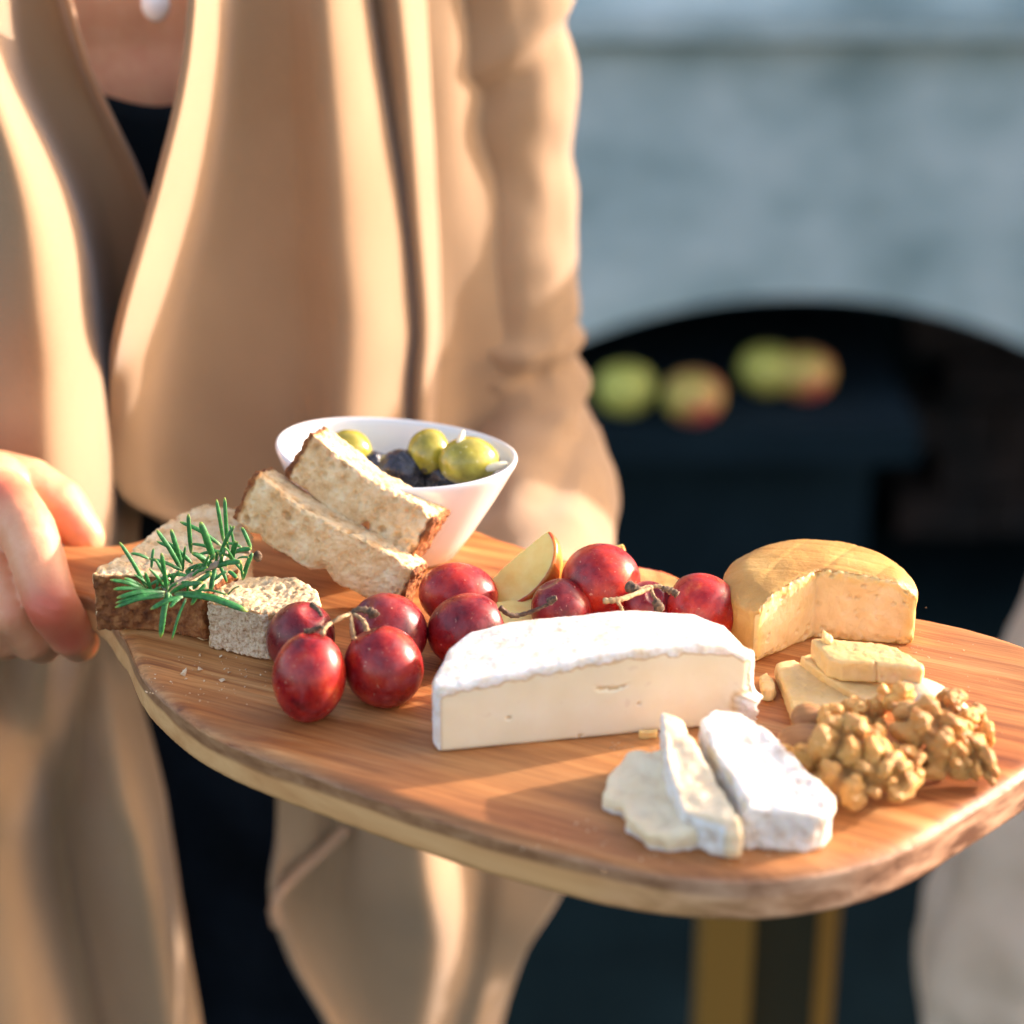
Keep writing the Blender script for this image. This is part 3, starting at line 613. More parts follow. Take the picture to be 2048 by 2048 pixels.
# ------------------------------------------------------------------ grapes
def stemtube(parts, mat, root, name='stem'):
    L = []
    for pts, rad in parts:
        s = spline(pts, 6); n = len(s); rr = [rad[0] + (rad[1] - rad[0]) * i / (n - 1) for i in range(n)]
        rr = [r * .8 * (1 + .18 * math.sin(i * 2.3)) for i, r in enumerate(rr)]; L.append(tube(s, rr, 8))
    return link(name, joinvf(L), mat, root)
def bunch(label, grapes, loc):
    root = thing('grape_bunch', label, 'grapes', loc, 'red grape bunches')
    for (u, v, z, r, el, axis, red) in grapes:
        c = pz(u, v, z); ax = Vector(axis).normalized(); Rm = ax.to_track_quat('Z', 'Y').to_matrix()
        vs, fs = ellipsoid((0, 0, 0), (r, r, r * el), 56, 40); me = joinvf([(vs, fs)]); P = co(me); N = P / np.linalg.norm(P, axis=1)[:, None]
        th = P[:, 2] / (r * el)
        P += N * (perlin(P + u * .01, 55) * .00035)[:, None]; P[:, 2] -= .0016 * sstep(.93, 1.0, th) ; setco(me, P)
        me.transform(Matrix.Translation(c) @ Rm.to_4x4()); o = link('grape', me, GRAPE, root); o.color = (red, red, red, 1)
        tip = c + ax * r * el * .985
        vs, fs = ellipsoid(tip, (.0013, .0013, .0007), 12, 8, Rm); s = joinvf([(vs, fs)]); link('grape_cap', s, STEMD, o) if False else None
    return root
g1 = bunch('bunch of four dark red grapes in front of the floured bread chunk', [
    (583, 1276, .0146, .0121, 1.25, (.12, .25, 1), .75), (724, 1258, .0131, .0131, 1.06, (-.35, .25, .8), .55),
    (568, 1203, .0125, .0118, 1.1, (.3, -.2, .8), .12), (733, 1190, .0145, .0129, 1.08, (-.5, -.2, .6), .2)], pz(650, 1300))
J = pz(662, 1158, .030)
stemtube([([pz(608, 1196, .0295), pz(620, 1178, .030), J], (.0011, .0007)), ([pz(692, 1190, .026), pz(686, 1172, .029), J + Vector((.001, 0, 0))], (.0013, .0007)),
          ([pz(668, 1206, .024), pz(664, 1180, .028), J], (.0012, .0007)), ([J, pz(640, 1166, .031), pz(622, 1178, .0295), pz(600, 1188, .028)], (.0009, .0006))], STEM, g1)
stemtube([([J, pz(676, 1150, .031), pz(700, 1154, .030), pz(706, 1162, .029)], (.0008, .0024)), ([pz(574, 1193, .0275), pz(590, 1189, .028), pz(606, 1182, .029)], (.0015, .0008)), ([pz(588, 1141, .030), pz(600, 1150, .030), pz(606, 1162, .029)], (.0012, .0006))], STEMD, g1, 'stem_scar')
g2 = bunch('three grapes on one dark stem behind the left of the white wedge', [
    (866, 1124, .0125, .0118, 1.22, (.9, .1, -.25), .95), (880, 1188, .0130, .0126, 1.1, (.8, .1, .3), .35), (1060, 1152, .0120, .0108, 1.05, (-.3, .1, .6), .2)], pz(900, 1200))
stemtube([([pz(943, 1146, .021), pz(965, 1161, .018), pz(990, 1158, .018), pz(1020, 1147, .021), pz(1048, 1132, .0245)], (.0013, .0007))], STEMD, g2)
stemtube([([pz(1036, 1136, .024), pz(1044, 1130, .0255), pz(1050, 1128, .026)], (.0018, .0011))], STEMD, g2, 'stem_scar')
g3 = bunch('three bright red grapes on a pale stem between apple slices and round cheese', [
    (1134, 1097, .0180, .0137, 1.02, (.8, -.4, .1), 1.0), (1221, 1146, .0118, .0092, 1.05, (.2, -.6, .8), .15), (1324, 1148, .0128, .0125, 1.06, (-.8, .2, .4), .95)], pz(1230, 1200))
K = pz(1228, 1108, .026)
stemtube([([pz(1204, 1112, .027), K, pz(1180, 1128, .0285), pz(1162, 1132, .029), pz(1138, 1134, .029)], (.0010, .0014)), ([pz(1162, 1132, .029), pz(1172, 1146, .027), pz(1178, 1166, .022)], (.0008, .0006)),
          ([K, pz(1232, 1122, .025), pz(1240, 1136, .024)], (.0007, .0009)), ([K, pz(1244, 1106, .026), pz(1266, 1118, .024)], (.0008, .0012))], STEM, g3)
stemtube([([pz(1186, 1106, .028), pz(1196, 1110, .028), pz(1206, 1114, .027)], (.0026, .0016)), ([pz(1250, 1110, .026), pz(1266, 1114, .025), pz(1278, 1122, .024)], (.0012, .0017)), ([pz(1236, 1134, .0255), pz(1242, 1142, .0245), pz(1244, 1148, .023)], (.0018, .0022))], STEMD, g3, 'stem_scar')

# ------------------------------------------------------------------ apple slices
def apple_slice(label, c, long_ax, nrm, L, Wd, th):
    Rm = frame(long_ax, nrm); pts = []
    for i in range(25):
        t = math.pi * i / 24; pts.append((L * math.cos(t), -Wd * math.sin(t)))
    for i in range(1, 8):
        t = i / 8; pts.append((-L + 2 * L * t, .12 * Wd * math.sin(math.pi * t)))
    me = remesh(prism(pts, -th, 0), .0007, 2, .0004); P = co(me); N = no(me)
    e = np.sqrt((P[:, 0] / L) ** 2 + (P[:, 1] / Wd) ** 2)
    sk = sstep(.90, .955, e) * (P[:, 1] < -.0005)
    P[:, 2] -= 0; P2 = P.copy(); P2[:, 2] = np.where(P[:, 2] < -th * .5, P[:, 2] * (.55 + .6 * np.clip(-P[:, 1] / Wd, 0, 1)), P[:, 2])
    P2 += N * (fbm(P, 160, 2) * .0002)[:, None]
    setco(me, P2 @ np.array(Rm).T + np.array(c)); attr(me, 'skin', sk)
    Z = co(me)[:, 2].min(); root = thing('apple_slice', label, 'apple slice', (c[0], c[1], Z), 'apple slices')
    a, b = split(me, sk > .5); link('skin', a, APPLE, root); link('flesh', b, APPLE, root)
apple_slice('apple slice leaning upright left of the tallest grape, red skin on its right', pz(962, 1068, .0195), Vector((.62, .30, .50)), Vector((-.45, -.62, .58)), .0195, .0150, .0085)
apple_slice('apple slice peeping out behind the tallest grape', pz(1072, 1064, .0165), Vector((.80, .25, .22)), Vector((-.15, -.55, .8)), .022, .0150, .0045)
apple_slice('apple slice lying between the tallest grape and the round cheese', pz(1196, 1122, .0080), Vector((-.85, .40, -.02)), Vector((.05, -.35, .95)), .0235, .0155, .0045)
apple_slice('apple slice lying flat under the stems behind the white wedge', pz(1015, 1130, .0115), Vector((.95, .2, .02)), Vector((0, -.25, .96)), .026, .016, .0045)

# ------------------------------------------------------------------ nuts
def walnut_mesh(seed):
    rw = random.Random(seed * 13 + 1); parts = []; G = []
    def run(p, r):
        q = spline(p, 3); rr = [r * rw.uniform(.85, 1.12) for _ in q]; parts.extend(chain(q, rr, .5)); G.append((np.array([tuple(x) for x in q]), r))
    for side in (-1, 1):
        if side == 1 and seed % 3 == 2: continue
        n = 2; xs = [-.62 + 1.24 * (i + .5) / n for i in range(n)]
        for i, x in enumerate(xs):
            w = math.sqrt(max(.15, 1 - (x / .95) ** 2)); d = rw.uniform(-.14, .14); k = rw.choice((-1, 1)) * rw.uniform(.16, .34)
            run([(x * .8, side * .10, .12), (x + d * .5, side * .30 * w, .34 + rw.uniform(-.08, .08)), (x + d, side * .56 * w, .16), (x + d + k, side * .50 * w, -.10)], rw.uniform(.25, .33))
    run([(-.7, 0, -.02), (-.2, .05, .06), (.3, -.04, .05), (.72, 0, -.02)], .17)
    parts.append(ellipsoid((0, 0, .02), (.74, .50 if seed % 3 != 2 else .34, .30), 28, 16))
    me = remesh(joinvf(parts), .032, 6); P, N = co(me), no(me)
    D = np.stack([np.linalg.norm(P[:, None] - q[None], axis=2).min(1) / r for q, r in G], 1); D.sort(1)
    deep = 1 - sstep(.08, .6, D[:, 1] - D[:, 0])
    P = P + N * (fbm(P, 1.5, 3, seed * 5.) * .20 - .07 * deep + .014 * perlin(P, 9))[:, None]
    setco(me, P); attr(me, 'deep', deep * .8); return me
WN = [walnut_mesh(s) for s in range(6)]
def zoom(x, y): return ((1560 + x * .2277) * .94336, (1340 + y * .2277) * .94336)
nuts = [  # zoom x, y, height, size, variant, euler, stretch, where
 (560, 470, .010, .0098, 0, (.2, .4, 1.2), (1, 1, 1), 'brown knobbly walnut piece behind, next to the yellow slice'),
 (760, 455, .011, .0092, 1, (.5, .1, .3), (1, 1, 1), 'brown walnut piece directly in front of the yellow slice tips'),
 (1010, 330, .0165, .0105, 2, (.3, -.4, 2.0), (1, 1, 1), 'rearmost raised walnut half of the pile'),
 (1330, 530, .015, .0122, 4, (.2, .35, -.45), (1.2, 1, 1), 'large walnut half on top at the right of the pile'),
 (1380, 400, .012, .0075, 5, (.3, .2, -1.1), (1.3, .7, .9), 'finger-shaped walnut piece below the pale almond half'),
 (1560, 430, .009, .0100, 0, (.5, .3, -.6), (1.1, 1, 1), 'tan walnut piece at the back right of the pile'),
 (1680, 560, .010, .0085, 1, (.2, .5, -.4), (1, 1, 1), 'knobbly walnut end at the right, above the outermost lobe'),
 (1510, 665, .012, .0080, 2, (.1, .5, -.8), (1.2, .8, .9), 'walnut lobe with a bright rim below the large half'),
 (1700, 770, .0075, .0092, 3, (.3, .5, -1.0), (1.3, .75, .9), 'outermost walnut lobe near the right rim of the board'),
 (1440, 840, .0060, .0095, 4, (.1, .1, .1), (1.3, .7, .8), 'low walnut strip at the front right of the pile'),
 (1090, 900, .0095, .0112, 0, (.9, .2, 1.0), (1.25, .8, .8), 'curved walnut quarter with a pale edge at the front'),
 (880, 740, .0125, .0110, 1, (.8, .0, 1.5), (1.1, .9, .9), 'arched walnut piece with reddish skin in the pile middle'),
 (560, 660, .0150, .0120, 3, (.2, -.2, -.5), (1.1, 1, 1), 'pale yellow walnut half on top at the left of the pile'),
 (600, 950, .0095, .0125, 4, (.3, .1, -.7), (1.1, .9, .9), 'big walnut half at the very front of the pile'),
 (330, 860, .0080, .0088, 1, (.2, .2, -.6), (1.5, .65, .8), 'long walnut splinter touching the white camembert'),
 (150, 720, .0060, .0078, 2, (.2, .1, -.4), (1.2, .8, .8), 'leftmost walnut piece beside the camembert'),
]
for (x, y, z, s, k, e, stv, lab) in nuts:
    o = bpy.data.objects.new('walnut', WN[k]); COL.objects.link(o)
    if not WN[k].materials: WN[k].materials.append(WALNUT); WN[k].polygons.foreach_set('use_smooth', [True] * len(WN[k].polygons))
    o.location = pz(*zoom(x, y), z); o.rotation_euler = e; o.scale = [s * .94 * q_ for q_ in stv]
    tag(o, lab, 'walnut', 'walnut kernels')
def almond(x, y, z, L, e, label, cut=False):
    c = pz(*zoom(x, y), z); root = thing('almond', label, 'almond', c, 'almonds'); vs, fs = ellipsoid((0, 0, 0), (1, 1, 1), 36, 24); me = joinvf([(vs, fs)]); P = co(me)
    w = .60 * (1 - .35 * P[:, 0]) ; Q = P * np.stack([np.full(len(P), L), L * w, L * w * .62], 1)
    if cut: Q[:, 2] = np.minimum(Q[:, 2], 0)
    setco(me, Q); Rm = Euler(e).to_matrix().to_4x4(); me2 = me.copy() if cut else None; me.transform(Rm); link('skin', me, ALMOND, root, world=False)
    if cut:
        n = 32; ring = [(0, 0, .0003)] + [(L * .97 * math.cos(2 * math.pi * k / n), L * .97 * .60 * (1 - .35 * math.cos(2 * math.pi * k / n)) * math.sin(2 * math.pi * k / n), .00025) for k in range(n)]
        d = mesh(ring + [(0, 0, -.0004)] + [(p[0], p[1], -.0002) for p in ring[1:]], [[0, 1 + k, 1 + (k + 1) % n] for k in range(n)] + [[n + 1, n + 2 + (k + 1) % n, n + 2 + k] for k in range(n)] + [[1 + k, n + 2 + k, n + 2 + (k + 1) % n, 1 + (k + 1) % n] for k in range(n)])
        d.transform(Rm); link('flesh', d, AFLESH, root, world=False)
almond(1360, 270, .0085, .0130, (.25, .2, math.radians(-26)), 'split almond half with pale cut face, rearmost of the nuts', True)
almond(220, 610, .0080, .0095, (.5, -.2, .35), 'smooth brown almond at the left edge of the nut pile')
almond(330, 470, .0065, .0090, (.7, .3, -.2), 'reddish almond behind, touching the lying yellow slice')
almond(110, 690, .0050, .0070, (.2, .1, .1), 'orange-brown almond end tucked beside the camembert')
almond(720, 560, .0060, .0085, (.4, .1, .8), 'brown almond buried in the middle of the nut pile')

# ------------------------------------------------------------------ rosemary
def z3(x, y): return ((220 + x * .1656) * .94336, (980 + y * .1656) * .94336)
ros = thing('rosemary_sprig', 'green rosemary sprig lying across the bread slice at the handle end', 'herb sprig', pz(*z3(680, 1200), .026))
sp_pts = [pz(*z3(660, 1225), .0285), pz(*z3(850, 1120), .030), pz(*z3(1100, 980), .0315), pz(*z3(1280, 900), .033), pz(*z3(1450, 745), .034), pz(*z3(1690, 740), .034)]
s_ = spline(sp_pts, 6); link('stem', joinvf([tube(s_, [.0013 - .0006 * abs(i / len(s_) - .35) for i in range(len(s_))], 8)]), RSTEM, ros)
needles = [ # base x,y, tip x,y, width(px in zoom), dy of tip
 (690, 1215, 620, 760, 42, 0), (730, 1180, 545, 830, 30, .002), (680, 1200, 475, 950, 32, -.002), (500, 940, 525, 705, 28, .004), (510, 1200, 290, 1020, 22, 0), (440, 1180, 115, 630, 38, .002),
 (450, 1220, 0, 1085, 40, -.003), (430, 1200, 170, 1065, 38, -.002), (460, 1225, 40, 1200, 44, -.004), (660, 1230, 80, 1305, 50, -.006), (660, 1260, 70, 1365, 40, -.004), (660, 1280, 60, 1420, 46, -.004),
 (700, 1230, 610, 1780, 58, -.0065), (920, 1310, 745, 1810, 26, -.005), (780, 1250, 1665, 1465, 72, -.006), (730, 1240, 1120, 1120, 56, -.006), (1000, 1190, 1225, 1010, 62, -.002),
 (1020, 1215, 1420, 1270, 24, -.004), (1420, 1270, 1570, 1160, 24, -.004), (700, 1225, 815, 1130, 40, -.005), (880, 980, 470, 830, 36, .0), (470, 830, 250, 765, 32, .0), (860, 960, 565, 485, 46, .002), (870, 940, 735, 475, 46, .002),
 (880, 980, 910, 680, 26, 0), (880, 1000, 450, 1165, 36, -.002), (980, 880, 565, 620, 34, .003), (1000, 890, 650, 610, 34, .004), (980, 760, 945, 290, 42, .002), (1240, 900, 985, 760, 50, -.001), (1250, 840, 1090, 385, 66, .001), (1170, 700, 1130, 540, 36, 0),
 (1340, 670, 845, 385, 42, .004), (1300, 740, 980, 650, 32, .003), (1315, 830, 1500, 435, 40, .0), (1370, 620, 1285, 115, 36, .003), (1420, 690, 1385, 90, 38, .003), (1590, 690, 1400, 640, 30, .002), (1500, 680, 1450, 420, 24, .003), (1480, 760, 1710, 710, 48, .0),
 (1290, 925, 1590, 870, 56, -.002), (1440, 755, 1060, 780, 34, .001), (1240, 930, 970, 1010, 60, -.002), (1270, 940, 1215, 1225, 50, -.004), (1410, 980, 1260, 1090, 30, -.001), (1430, 980, 1535, 1065, 40, -.001), (1280, 900, 1300, 740, 30, -.001),
 (930, 960, 1000, 1075, 60, -.003), (1700, 700, 1590, 450, 38, .003), (1720, 760, 1600, 1090, 44, -.001), (1600, 1070, 1580, 880, 22, 0), (1160, 1130, 980, 1390, 44, -.003), (880, 1290, 490, 1440, 50, -.004), (840, 1310, 720, 1420, 40, -.003), (1200, 900, 930, 960, 40, -.001), (1150, 890, 1000, 770, 26, 0)]
rn = random.Random(11)
for _ in range(34):
    t_ = rn.random(); nx = 480 + 1150 * t_; ny = 1230 - 430 * t_ + rn.uniform(-15, 15); a_ = rn.uniform(0, 2 * math.pi); l_ = rn.uniform(90, 260)
    needles.append((nx, ny, nx + l_ * math.cos(a_), ny - abs(l_ * math.sin(a_)) * (1 if rn.random() < .7 else -.8), rn.uniform(20, 40), rn.uniform(-.003, .002)))
for (bx_, by_, tx_, ty_, w, dy) in needles:
    zb = .0285 + .0055 * min(1, max(0, (bx_ - 600) / 1000)); B = pz(*z3(bx_, by_), zb)
    T = py(*z3(tx_, ty_), B.y + dy - .0012)
    if T.y > .0135 and T.z < .0262 and tx_ < 1350: T = pz(*z3(tx_, ty_), .0262)
    L = (T - B).length; midp = (B + T) / 2 + Vector((0, -.04 * L, .09 * L)); pts = spline([B, midp, T], 5); n = len(pts)
    r0 = w * .1656 * .94336 / 5500 * .66
    rr = [r0 * x_ for x_ in [.45, .8, .95, 1, 1, 1, 1, .98, .9, .7, .28]][:n]
    vs, fs = tube(pts, rr, 8, .5, Vector((0, -.6, .8))); me = mesh(vs, fs); attr(me, 'along', np.repeat(np.linspace(0, 1, n), 8)); link('needle', me, NEEDLE, ros)
vs, fs = ellipsoid(pz(*z3(1785, 800), .030), (.0016, .0014, .0021), 16, 12); link('bud', joinvf([(vs, fs)]), STEMD, ros)

# ------------------------------------------------------------------ crumbs
rc = random.Random(5); L = []
def bit(c, s):
    e = [Vector((rc.uniform(-1, 1), rc.uniform(-1, 1), rc.uniform(-.6, .8))).normalized() * s * rc.uniform(.6, 1.1) for _ in range(7)]
    bm = bmesh.new(); [bm.verts.new(x) for x in e]; h = bmesh.ops.convex_hull(bm, input=bm.verts)
    bm.verts.ensure_lookup_table(); bm.verts.index_update(); v = [x.co + c for x in bm.verts]; f = [[q.index for q in g.verts] for g in bm.faces]; bm.free(); return v, f
for (u, v, s) in [(348, 1268, .0017), (378, 1262, .0013), (432, 1268, .0011), (420, 1283, .0014), (416, 1238, .0009), (352, 1282, .0008), (398, 1225, .0016), (380, 1235, .0012), (500, 1135, .0022), (425, 1262, .0007)]:
    L.append(bit(pz(u, v, s * .5), s))
for _ in range(70): L.append(bit(pz(rc.uniform(270, 520), rc.uniform(1240, 1330), .0002), rc.uniform(.0002, .0005)))
for _ in range(120): L.append(bit(pz(rc.gauss(1720, 70), rc.gauss(1300, 60), .0002), rc.uniform(.0002, .0005)))
for _ in range(90): L.append(bit(pz(rc.gauss(1350, 160), rc.gauss(1590, 25), .0001), rc.uniform(.0002, .0006)))
for _ in range(50): L.append(bit(pz(rc.uniform(1150, 1300), rc.uniform(1400, 1425), .0002), rc.uniform(.0002, .0005)))
cr_ = link('crumbs', joinvf(L), CRUMB, smooth=False); tag(cr_, 'bread and cheese crumbs scattered on the wooden board', 'crumbs', kind='stuff')

# ------------------------------------------------------------------ the woman carrying the board
woman = thing('person', 'person in a camel coat over a black top, holding the board by its handle', 'person', (-.17, .36, GZ))
def grid_panel(name, rows, mat, nu=80, nv=8, thick=.0035, parent=woman, wrinkle=.0015, seed=0):
    K = len(rows[0][1]); pts = []
    for (v, r) in rows: pts.append([Vector((u, v, o)) for u, o in r])
    cols = [spline([pts[j][k] for j in range(len(rows))], nv) for k in range(K)]
    n = len(cols[0]); vs = []; per = max(4, nu // (K - 1))
    for j in range(n):
        row = spline([cols[k][j] for k in range(K)], per)
        for q in row: vs.append(pb(q.x, q.y, q.z))
    m_ = len(row); V = np.array([tuple(q) for q in vs])
    V[:, 1] += fbm(V, 9, 3, seed) * wrinkle * 2.2
    fs = [[j * m_ + i, j * m_ + i + 1, (j + 1) * m_ + i + 1, (j + 1) * m_ + i] for j in range(n - 1) for i in range(m_ - 1)]
    o = link(name, mesh(V, fs), mat, parent); s = o.modifiers.new('thickness', 'SOLIDIFY'); s.thickness = thick; s.offset = 0
    return o
grid_panel('coat_front', [
 (-80, [(-160, .05), (-90, .09), (-30, .060), (10, .030), (40, .022), (85, .022), (108, .034)]),
 (130, [(-160, .06), (-40, .115), (4, .085), (30, .040), (70, .022), (145, .020), (168, .032)]),
 (400, [(-160, .07), (35, .128), (130, .082), (150, .040), (190, .022), (245, .020), (285, .026)]),
 (700, [(-160, .07), (62, .120), (172, .078), (192, .036), (218, .018), (250, .012), (275, .010)]),
 (1000, [(-160, .07), (70, .105), (188, .060), (208, .024), (228, .010), (258, .006), (275, .0)]),
 (1230, [(-160, .06), (0, .014), (90, .05), (150, .012), (195, .010), (225, .012), (248, .010)]),
 (1480, [(-160, .05), (0, .060), (90, .012), (150, .012), (225, .044), (288, .022), (304, .010)]),
 (1650, [(-160, .05), (0, .050), (110, .000), (165, .010), (268, .046), (318, .020), (328, .010)]),
 (2050, [(-160, .05), (60, .050), (180, .002), (240, .012), (330, .024), (370, .016), (392, .010)])], COAT, nu=110, seed=3)
lap = []
for v, us, e1, pk in [(-80, (366, 412, 455, 540, 605, 668, 692, 745, 805), .080, .044), (150, (344, 404, 450, 545, 622, 700, 724, 768, 822), .084, .046), (385, (288, 366, 425, 550, 640, 738, 762, 786, 836), .086, .048),
                      (600, (228, 308, 385, 555, 655, 757, 780, 802, 838), .086, .048), (720, (210, 262, 360, 545, 650, 748, 772, 797, 834), .060, .048), (860, (207, 250, 350, 540, 640, 742, 768, 792, 828), .052, .048),
                      (935, (228, 265, 350, 540, 640, 742, 768, 792, 828), .048, .046), (978, (292, 320, 380, 540, 640, 742, 768, 792, 828), .042, .044), (1010, (420, 440, 470, 540, 640, 742, 768, 792, 828), .036, .044)]:
    e2 = .048 if e1 > .07 else e1 - .004
    lap.append((v, list(zip(us, (e1, e2, .028, .030, pk, .028, .012, .026, -.01)))))
grid_panel('coat_lapel', lap, COAT, nu=140, seed=8)
grid_panel('coat_front', [
 (-90, [(480, .0), (560, .0), (640, .0), (740, .004), (840, -.005), (870, -.015), (900, -.03)]),
 (300, [(480, .0), (560, .0), (640, .0), (740, .004), (840, .0), (900, -.01), (960, -.02)]),
 (950, [(500, .0), (560, .01), (640, .01), (770, .02), (880, .0), (980, .0), (1080, -.01)]),
 (1350, [(520, .02), (560, .02), (640, .02), (785, .060), (886, .028), (970, .030), (1090, .030)]),
 (1560, [(522, .022), (585, .024), (650, .020), (786, .064), (889, .028), (965, .030), (1110, .032)]),
 (1690, [(514, .046), (540, .030), (640, .022), (796, .064), (892, .028), (950, .030), (1052, .030)]),
 (1800, [(545, .042), (580, .030), (670, .024), (806, .046), (888, .024), (930, .026), (985, .026)]),
 (1932, [(622, .034), (650, .026), (700, .024), (790, .030), (860, .018), (900, .02), (942, .0)]),
 (2050, [(690, .034), (710, .026), (740, .024), (800, .030), (850, .018), (890, .02), (925, .0)])], COAT, seed=14)
# light folded edge of the front
e = [pb(655, 1562, .030), pb(610, 1606, .034), pb(560, 1650, .040), pb(528, 1684, .048), pb(516, 1712, .050), pb(522, 1748, .048)]
link('coat_edge', joinvf([tube(spline(e, 8), .0032, 8, .6)]), SEAM, woman)
e = [pb(108, -80, .033), pb(168, 130, .033), pb(226, 265, .030), pb(285, 398, .027)]
link('coat_edge', joinvf([tube(spline(e, 8), .0022, 8, .6)]), SEAM, woman)
# sleeves
def sleeve(pts, rad, seed, folds):
    me = remesh(joinvf(chain(pts, rad, .25)), .004, 6); P, N = co(me), no(me)
    d = fbm(P, 11, 3, seed) * .006
    for (c, w, h, sl) in folds:
        t = P[:, 2] - c.z - sl * (P[:, 0] - c.x) - .9 * (P[:, 0] - c.x) ** 2 * 4
        d += h * (np.exp(-((t - w) / w) ** 2) - np.exp(-(t / w) ** 2))
    setco(me, P + N * d[:, None]); link('sleeve', me, COAT, woman)
sh = pb(915, -70, -.05); el = pb(978, 800, -.035); el2 = pb(1008, 930, .0)
sleeve([sh + Vector((-.03, 0, .05)), sh, pb(925, 300, -.05), pb(945, 600, -.045), el, el2, Vector((.005, .20, -.095)), Vector((-.03, .10, -.075))], [.055, .044, .040, .042, .044, .044, .036, .030], 5,
       [(pb(960, 705, .0), .006, .0045, -.15), (pb(960, 835, .0), .007, .004, .1), (pb(930, 760, 0), .008, .003, .5), (pb(1010, 120, 0), .010, .004, .7)])
lsh = Vector((-.385, .26, .20)); lel = Vector((-.42, .22, -.07))
sleeve([lsh, (lsh + lel) / 2, lel, Vector((-.36, .12, .0))], [.055, .052, .05, .038], 9, [])
# skin: chest, neck, hands (one body mesh)
def hand_parts():
    out = []
    # fingers of the hand round the handle: knuckle, middle joint, end joint, tip curled under the handle
    fing = [([py(5, 945, .085), py(52, 1000, .062), py(98, 1140, .040), py(134, 1196, .047), py(150, 1212, .066)], [.0125, .0108, .0100, .0088, .0078]),
            ([py(-68, 960, .092), py(-34, 1034, .070), py(17, 1158, .049), py(58, 1206, .055), py(80, 1216, .070)], [.0122, .0100, .0094, .0084, .0076]),
            ([py(-130, 985, .090), py(-100, 1050, .066), py(-46, 1168, .046), py(-8, 1204, .054), py(12, 1210, .070)], [.012, .0102, .0094, .0084, .0074]),
            ([py(-190, 1010, .090), py(-170, 1070, .068), py(-118, 1160, .050), py(-80, 1195, .058), py(-66, 1200, .070)], [.0115, .0092, .0084, .0076, .0068])]
    for p, r in fing: out += chain(p, r, .22)
    out += chain([py(-150, 930, .115), py(-30, 912, .112), py(52, 918, .108), py(108, 950, .104), py(160, 1012, .098)], [.017, .0145, .0120, .0112, .0085], .22)
    palm = [(-150, 960, .10), (-90, 940, .10), (-20, 930, .098), (-230, 960, .10)]
    for u, v, y in palm: out += chain([py(u, v, y), py(u - 90, v - 10, y + .012)], [.0165, .019], .3)
    out += chain([py(-200, 950, .105), py(-330, 940, .12), Vector((-.36, .13, .0))], [.022, .024, .026], .3)
    # supporting hand under the middle of the board
    w0 = Vector((-.03, .12, -.070)); out += chain([Vector((.0, .19, -.09)), w0, Vector((-.035, .085, -.052)), Vector((-.035, .055, -.042))], [.024, .020, .021, .020], .3)
    for k, a in enumerate((-.5, -.17, .14, .42)):
        b = Vector((-.055 + .016 * k, .055, -.038)); d = Vector((math.sin(a), -math.cos(a), 0))
        out += chain([b, b + d * .03 + Vector((0, 0, .006)), b + d * (.052 + .006 * (k in (1, 2))) + Vector((0, 0, .0095)), b + d * (.068 + .008 * (k in (1, 2))) + Vector((0, 0, .011))], [.011, .0088, .0082, .0072], .25)
    out += chain([w0 + Vector((.015, -.02, .012)), Vector((.012, .075, -.036)), Vector((.030, .060, -.029))], [.013, .010, .0085], .25)
    return out
hm = remesh(joinvf(hand_parts()), .0013, 4); P, N = co(hm), no(hm)
red = np.zeros(len(P))
for (u, v, y, r) in [(96, 1150, .030, .010), (30, 1168, .032, .009), (130, 1205, .038, .010), (8, 940, .075, .011)]:
    q = np.array(py(u, v, y)); red += np.exp(-(np.linalg.norm(P - q, axis=1) / r) ** 2)
crease = 0
handm = sstep(-.13, -.14, P[:, 0])
for (u, v, y) in [(96, 1138, .030), (100, 1146, .030), (94, 1156, .031), (28, 1160, .033), (30, 1168, .033)]:
    q = np.array(py(u, v, y)); dl = P - q; s = dl[:, 2] * .9 + dl[:, 0] * .35; crease = crease - .00045 * np.exp(-(s / .0007) ** 2) * np.exp(-(np.linalg.norm(dl, axis=1) / .007) ** 2)
setco(hm, P + N * (crease + fbm(P, 60, 2) * .0005 + handm * fbm(P, 240, 3) * .00016)[:, None]); attr(hm, 'red', np.clip(red, 0, 1))
tc = pb(320, 300, -.03)
ch = []
for z, rx, ry, dy in [(tc.z - .05, .14, .085, .09), (tc.z + .02, .15, .088, .09), (tc.z + .08, .16, .080, .085), (tc.z + .13, .15, .062, .08)]:
    ch.append(ellipsoid((tc.x, tc.y + dy - .004, z), (rx, ry, .09), 40, 24, Matrix.Rotation(math.atan(BODY_K), 3, 'Z')))
ch += chain([(tc.x, tc.y + .085, tc.z + .15), (tc.x, tc.y + .075, tc.z + .27)], [.055, .052], .3)
cm = remesh(joinvf(ch), .006, 5); attr(cm, 'red', np.zeros(len(cm.vertices)))
bm = bmesh.new(); bm.from_mesh(hm); bm.from_mesh(cm); body = bpy.data.meshes.new('body'); bm.to_mesh(body); bm.free()
link('body', body, SKIN, woman)
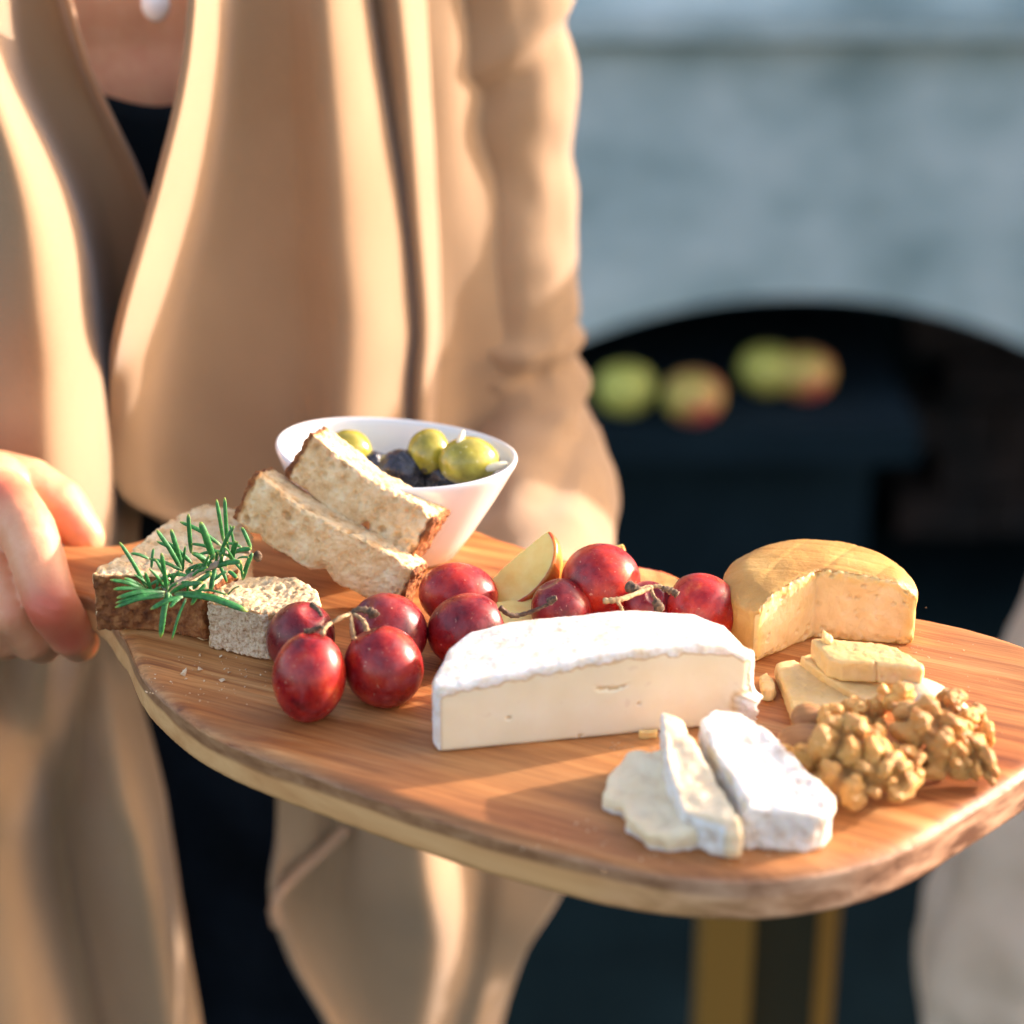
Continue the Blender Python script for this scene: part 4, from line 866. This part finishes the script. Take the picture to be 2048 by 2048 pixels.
# black top, its neckline falls between the lapels
nl = [(120, 150), (190, 178), (235, 193), (290, 204), (330, 200), (380, 184), (450, 150)]
rows_ = []
for k, t in enumerate([0, .25, .5, .75, 1.0]):
    rows_.append([(u, v + (1300 - v) * t) for u, v in nl])
vs = []; 
for r in rows_:
    for u, v in r: vs.append(pb(u, v, .004 - .00004 * abs(u - 290) * .1))
fs = [[j * 7 + i, j * 7 + i + 1, (j + 1) * 7 + i + 1, (j + 1) * 7 + i] for j in range(4) for i in range(6)]
o = link('black_top', mesh(vs, fs), BLACK, woman); s = o.modifiers.new('subdivision', 'SUBSURF'); s.levels = s.render_levels = 3; s = o.modifiers.new('thickness', 'SOLIDIFY'); s.thickness = .004; s.offset = 0
tr = []
for sx in (-.055, .055):
    tr += chain([(-.175 + sx, .37, -.16), (-.185 + sx * 1.05, .37, -.5), (-.185 + sx * 1.1, .38, -1.03)], [.09, .07, .05], .3)
me = remesh(joinvf(tr), .006, 5); P, N = co(me), no(me); setco(me, P + N * (fbm(P, 14, 3) * .006)[:, None]); link('trousers', me, TROU, woman)
bk = remesh(joinvf([ellipsoid((-.17, .47, z), (.20, .10, .16), 32, 20, Matrix.Rotation(math.atan(BODY_K), 3, 'Z')) for z in (.10, .0, -.12, -.24)]), .008, 4); link('coat_back', bk, COAT, woman)
# necklace
pc = pb(293, 8, .034)
neck = thing('necklace', 'white pearl pendant on a thin silver chain against bare chest skin', 'necklace', pc)
link('pendant', joinvf([ellipsoid(pc, (.0062, .0052, .0074), 24, 16)]), PEARL, neck)
link('chain', joinvf([tube(spline([pc + Vector((0, 0, .006)), pc + Vector((-.02, .010, .05)), pc + Vector((-.045, .04, .11))], 8), .0005, 6), tube(spline([pc + Vector((0, 0, .006)), pc + Vector((.02, .016, .05)), pc + Vector((.04, .05, .11))], 8), .0005, 6)]), SILVER, neck)

# ------------------------------------------------------------------ second person at the right edge
p2 = thing('person', 'person in pale ivory clothing cut off by the right edge behind the board', 'person', (.62, .60, GZ))
def cloth_tube(name, pts, rad, seed, foldn=9, amp=.008):
    me = remesh(joinvf(chain(pts, rad, .25)), .005, 5); P, N = co(me), no(me); c = np.array(pts[0]); th = np.arctan2(P[:, 1] - c[1], P[:, 0] - c[0])
    d = amp * np.sin(th * foldn + 2 * perlin(P, 5, seed)) + fbm(P, 12, 3, seed) * .006; setco(me, P + N * d[:, None]); link(name, me, IVORY, p2)
q1 = py(1990, 1130, .56)
cloth_tube('blouse', [(.82, .86, .22), (.82, .86, 0), (.82, .86, -.30)], [.12, .13, .15], 3)
cloth_tube('shading_sleeve', [(.76, .78, .20), (.60, .58, .12), (.48, .56, .04), (q1.x + .035, .56, q1.z + .02), (q1.x + .02, .54, q1.z - .10)], [.08, .085, .07, .052, .052], 5, 7, .004)  # unseen upper bend is added to shade the woman's arm; only the lower end shows
q2 = py(1905, 1800, .50); cloth_tube('wide_sleeve', [(q2.x + .06, .52, -.16), (q2.x + .03, .50, -.27), (q2.x + .005, .50, q2.z + .03), (q2.x + .0, .50, q2.z - .12)], [.045, .055, .064, .052], 7, 11, .004)
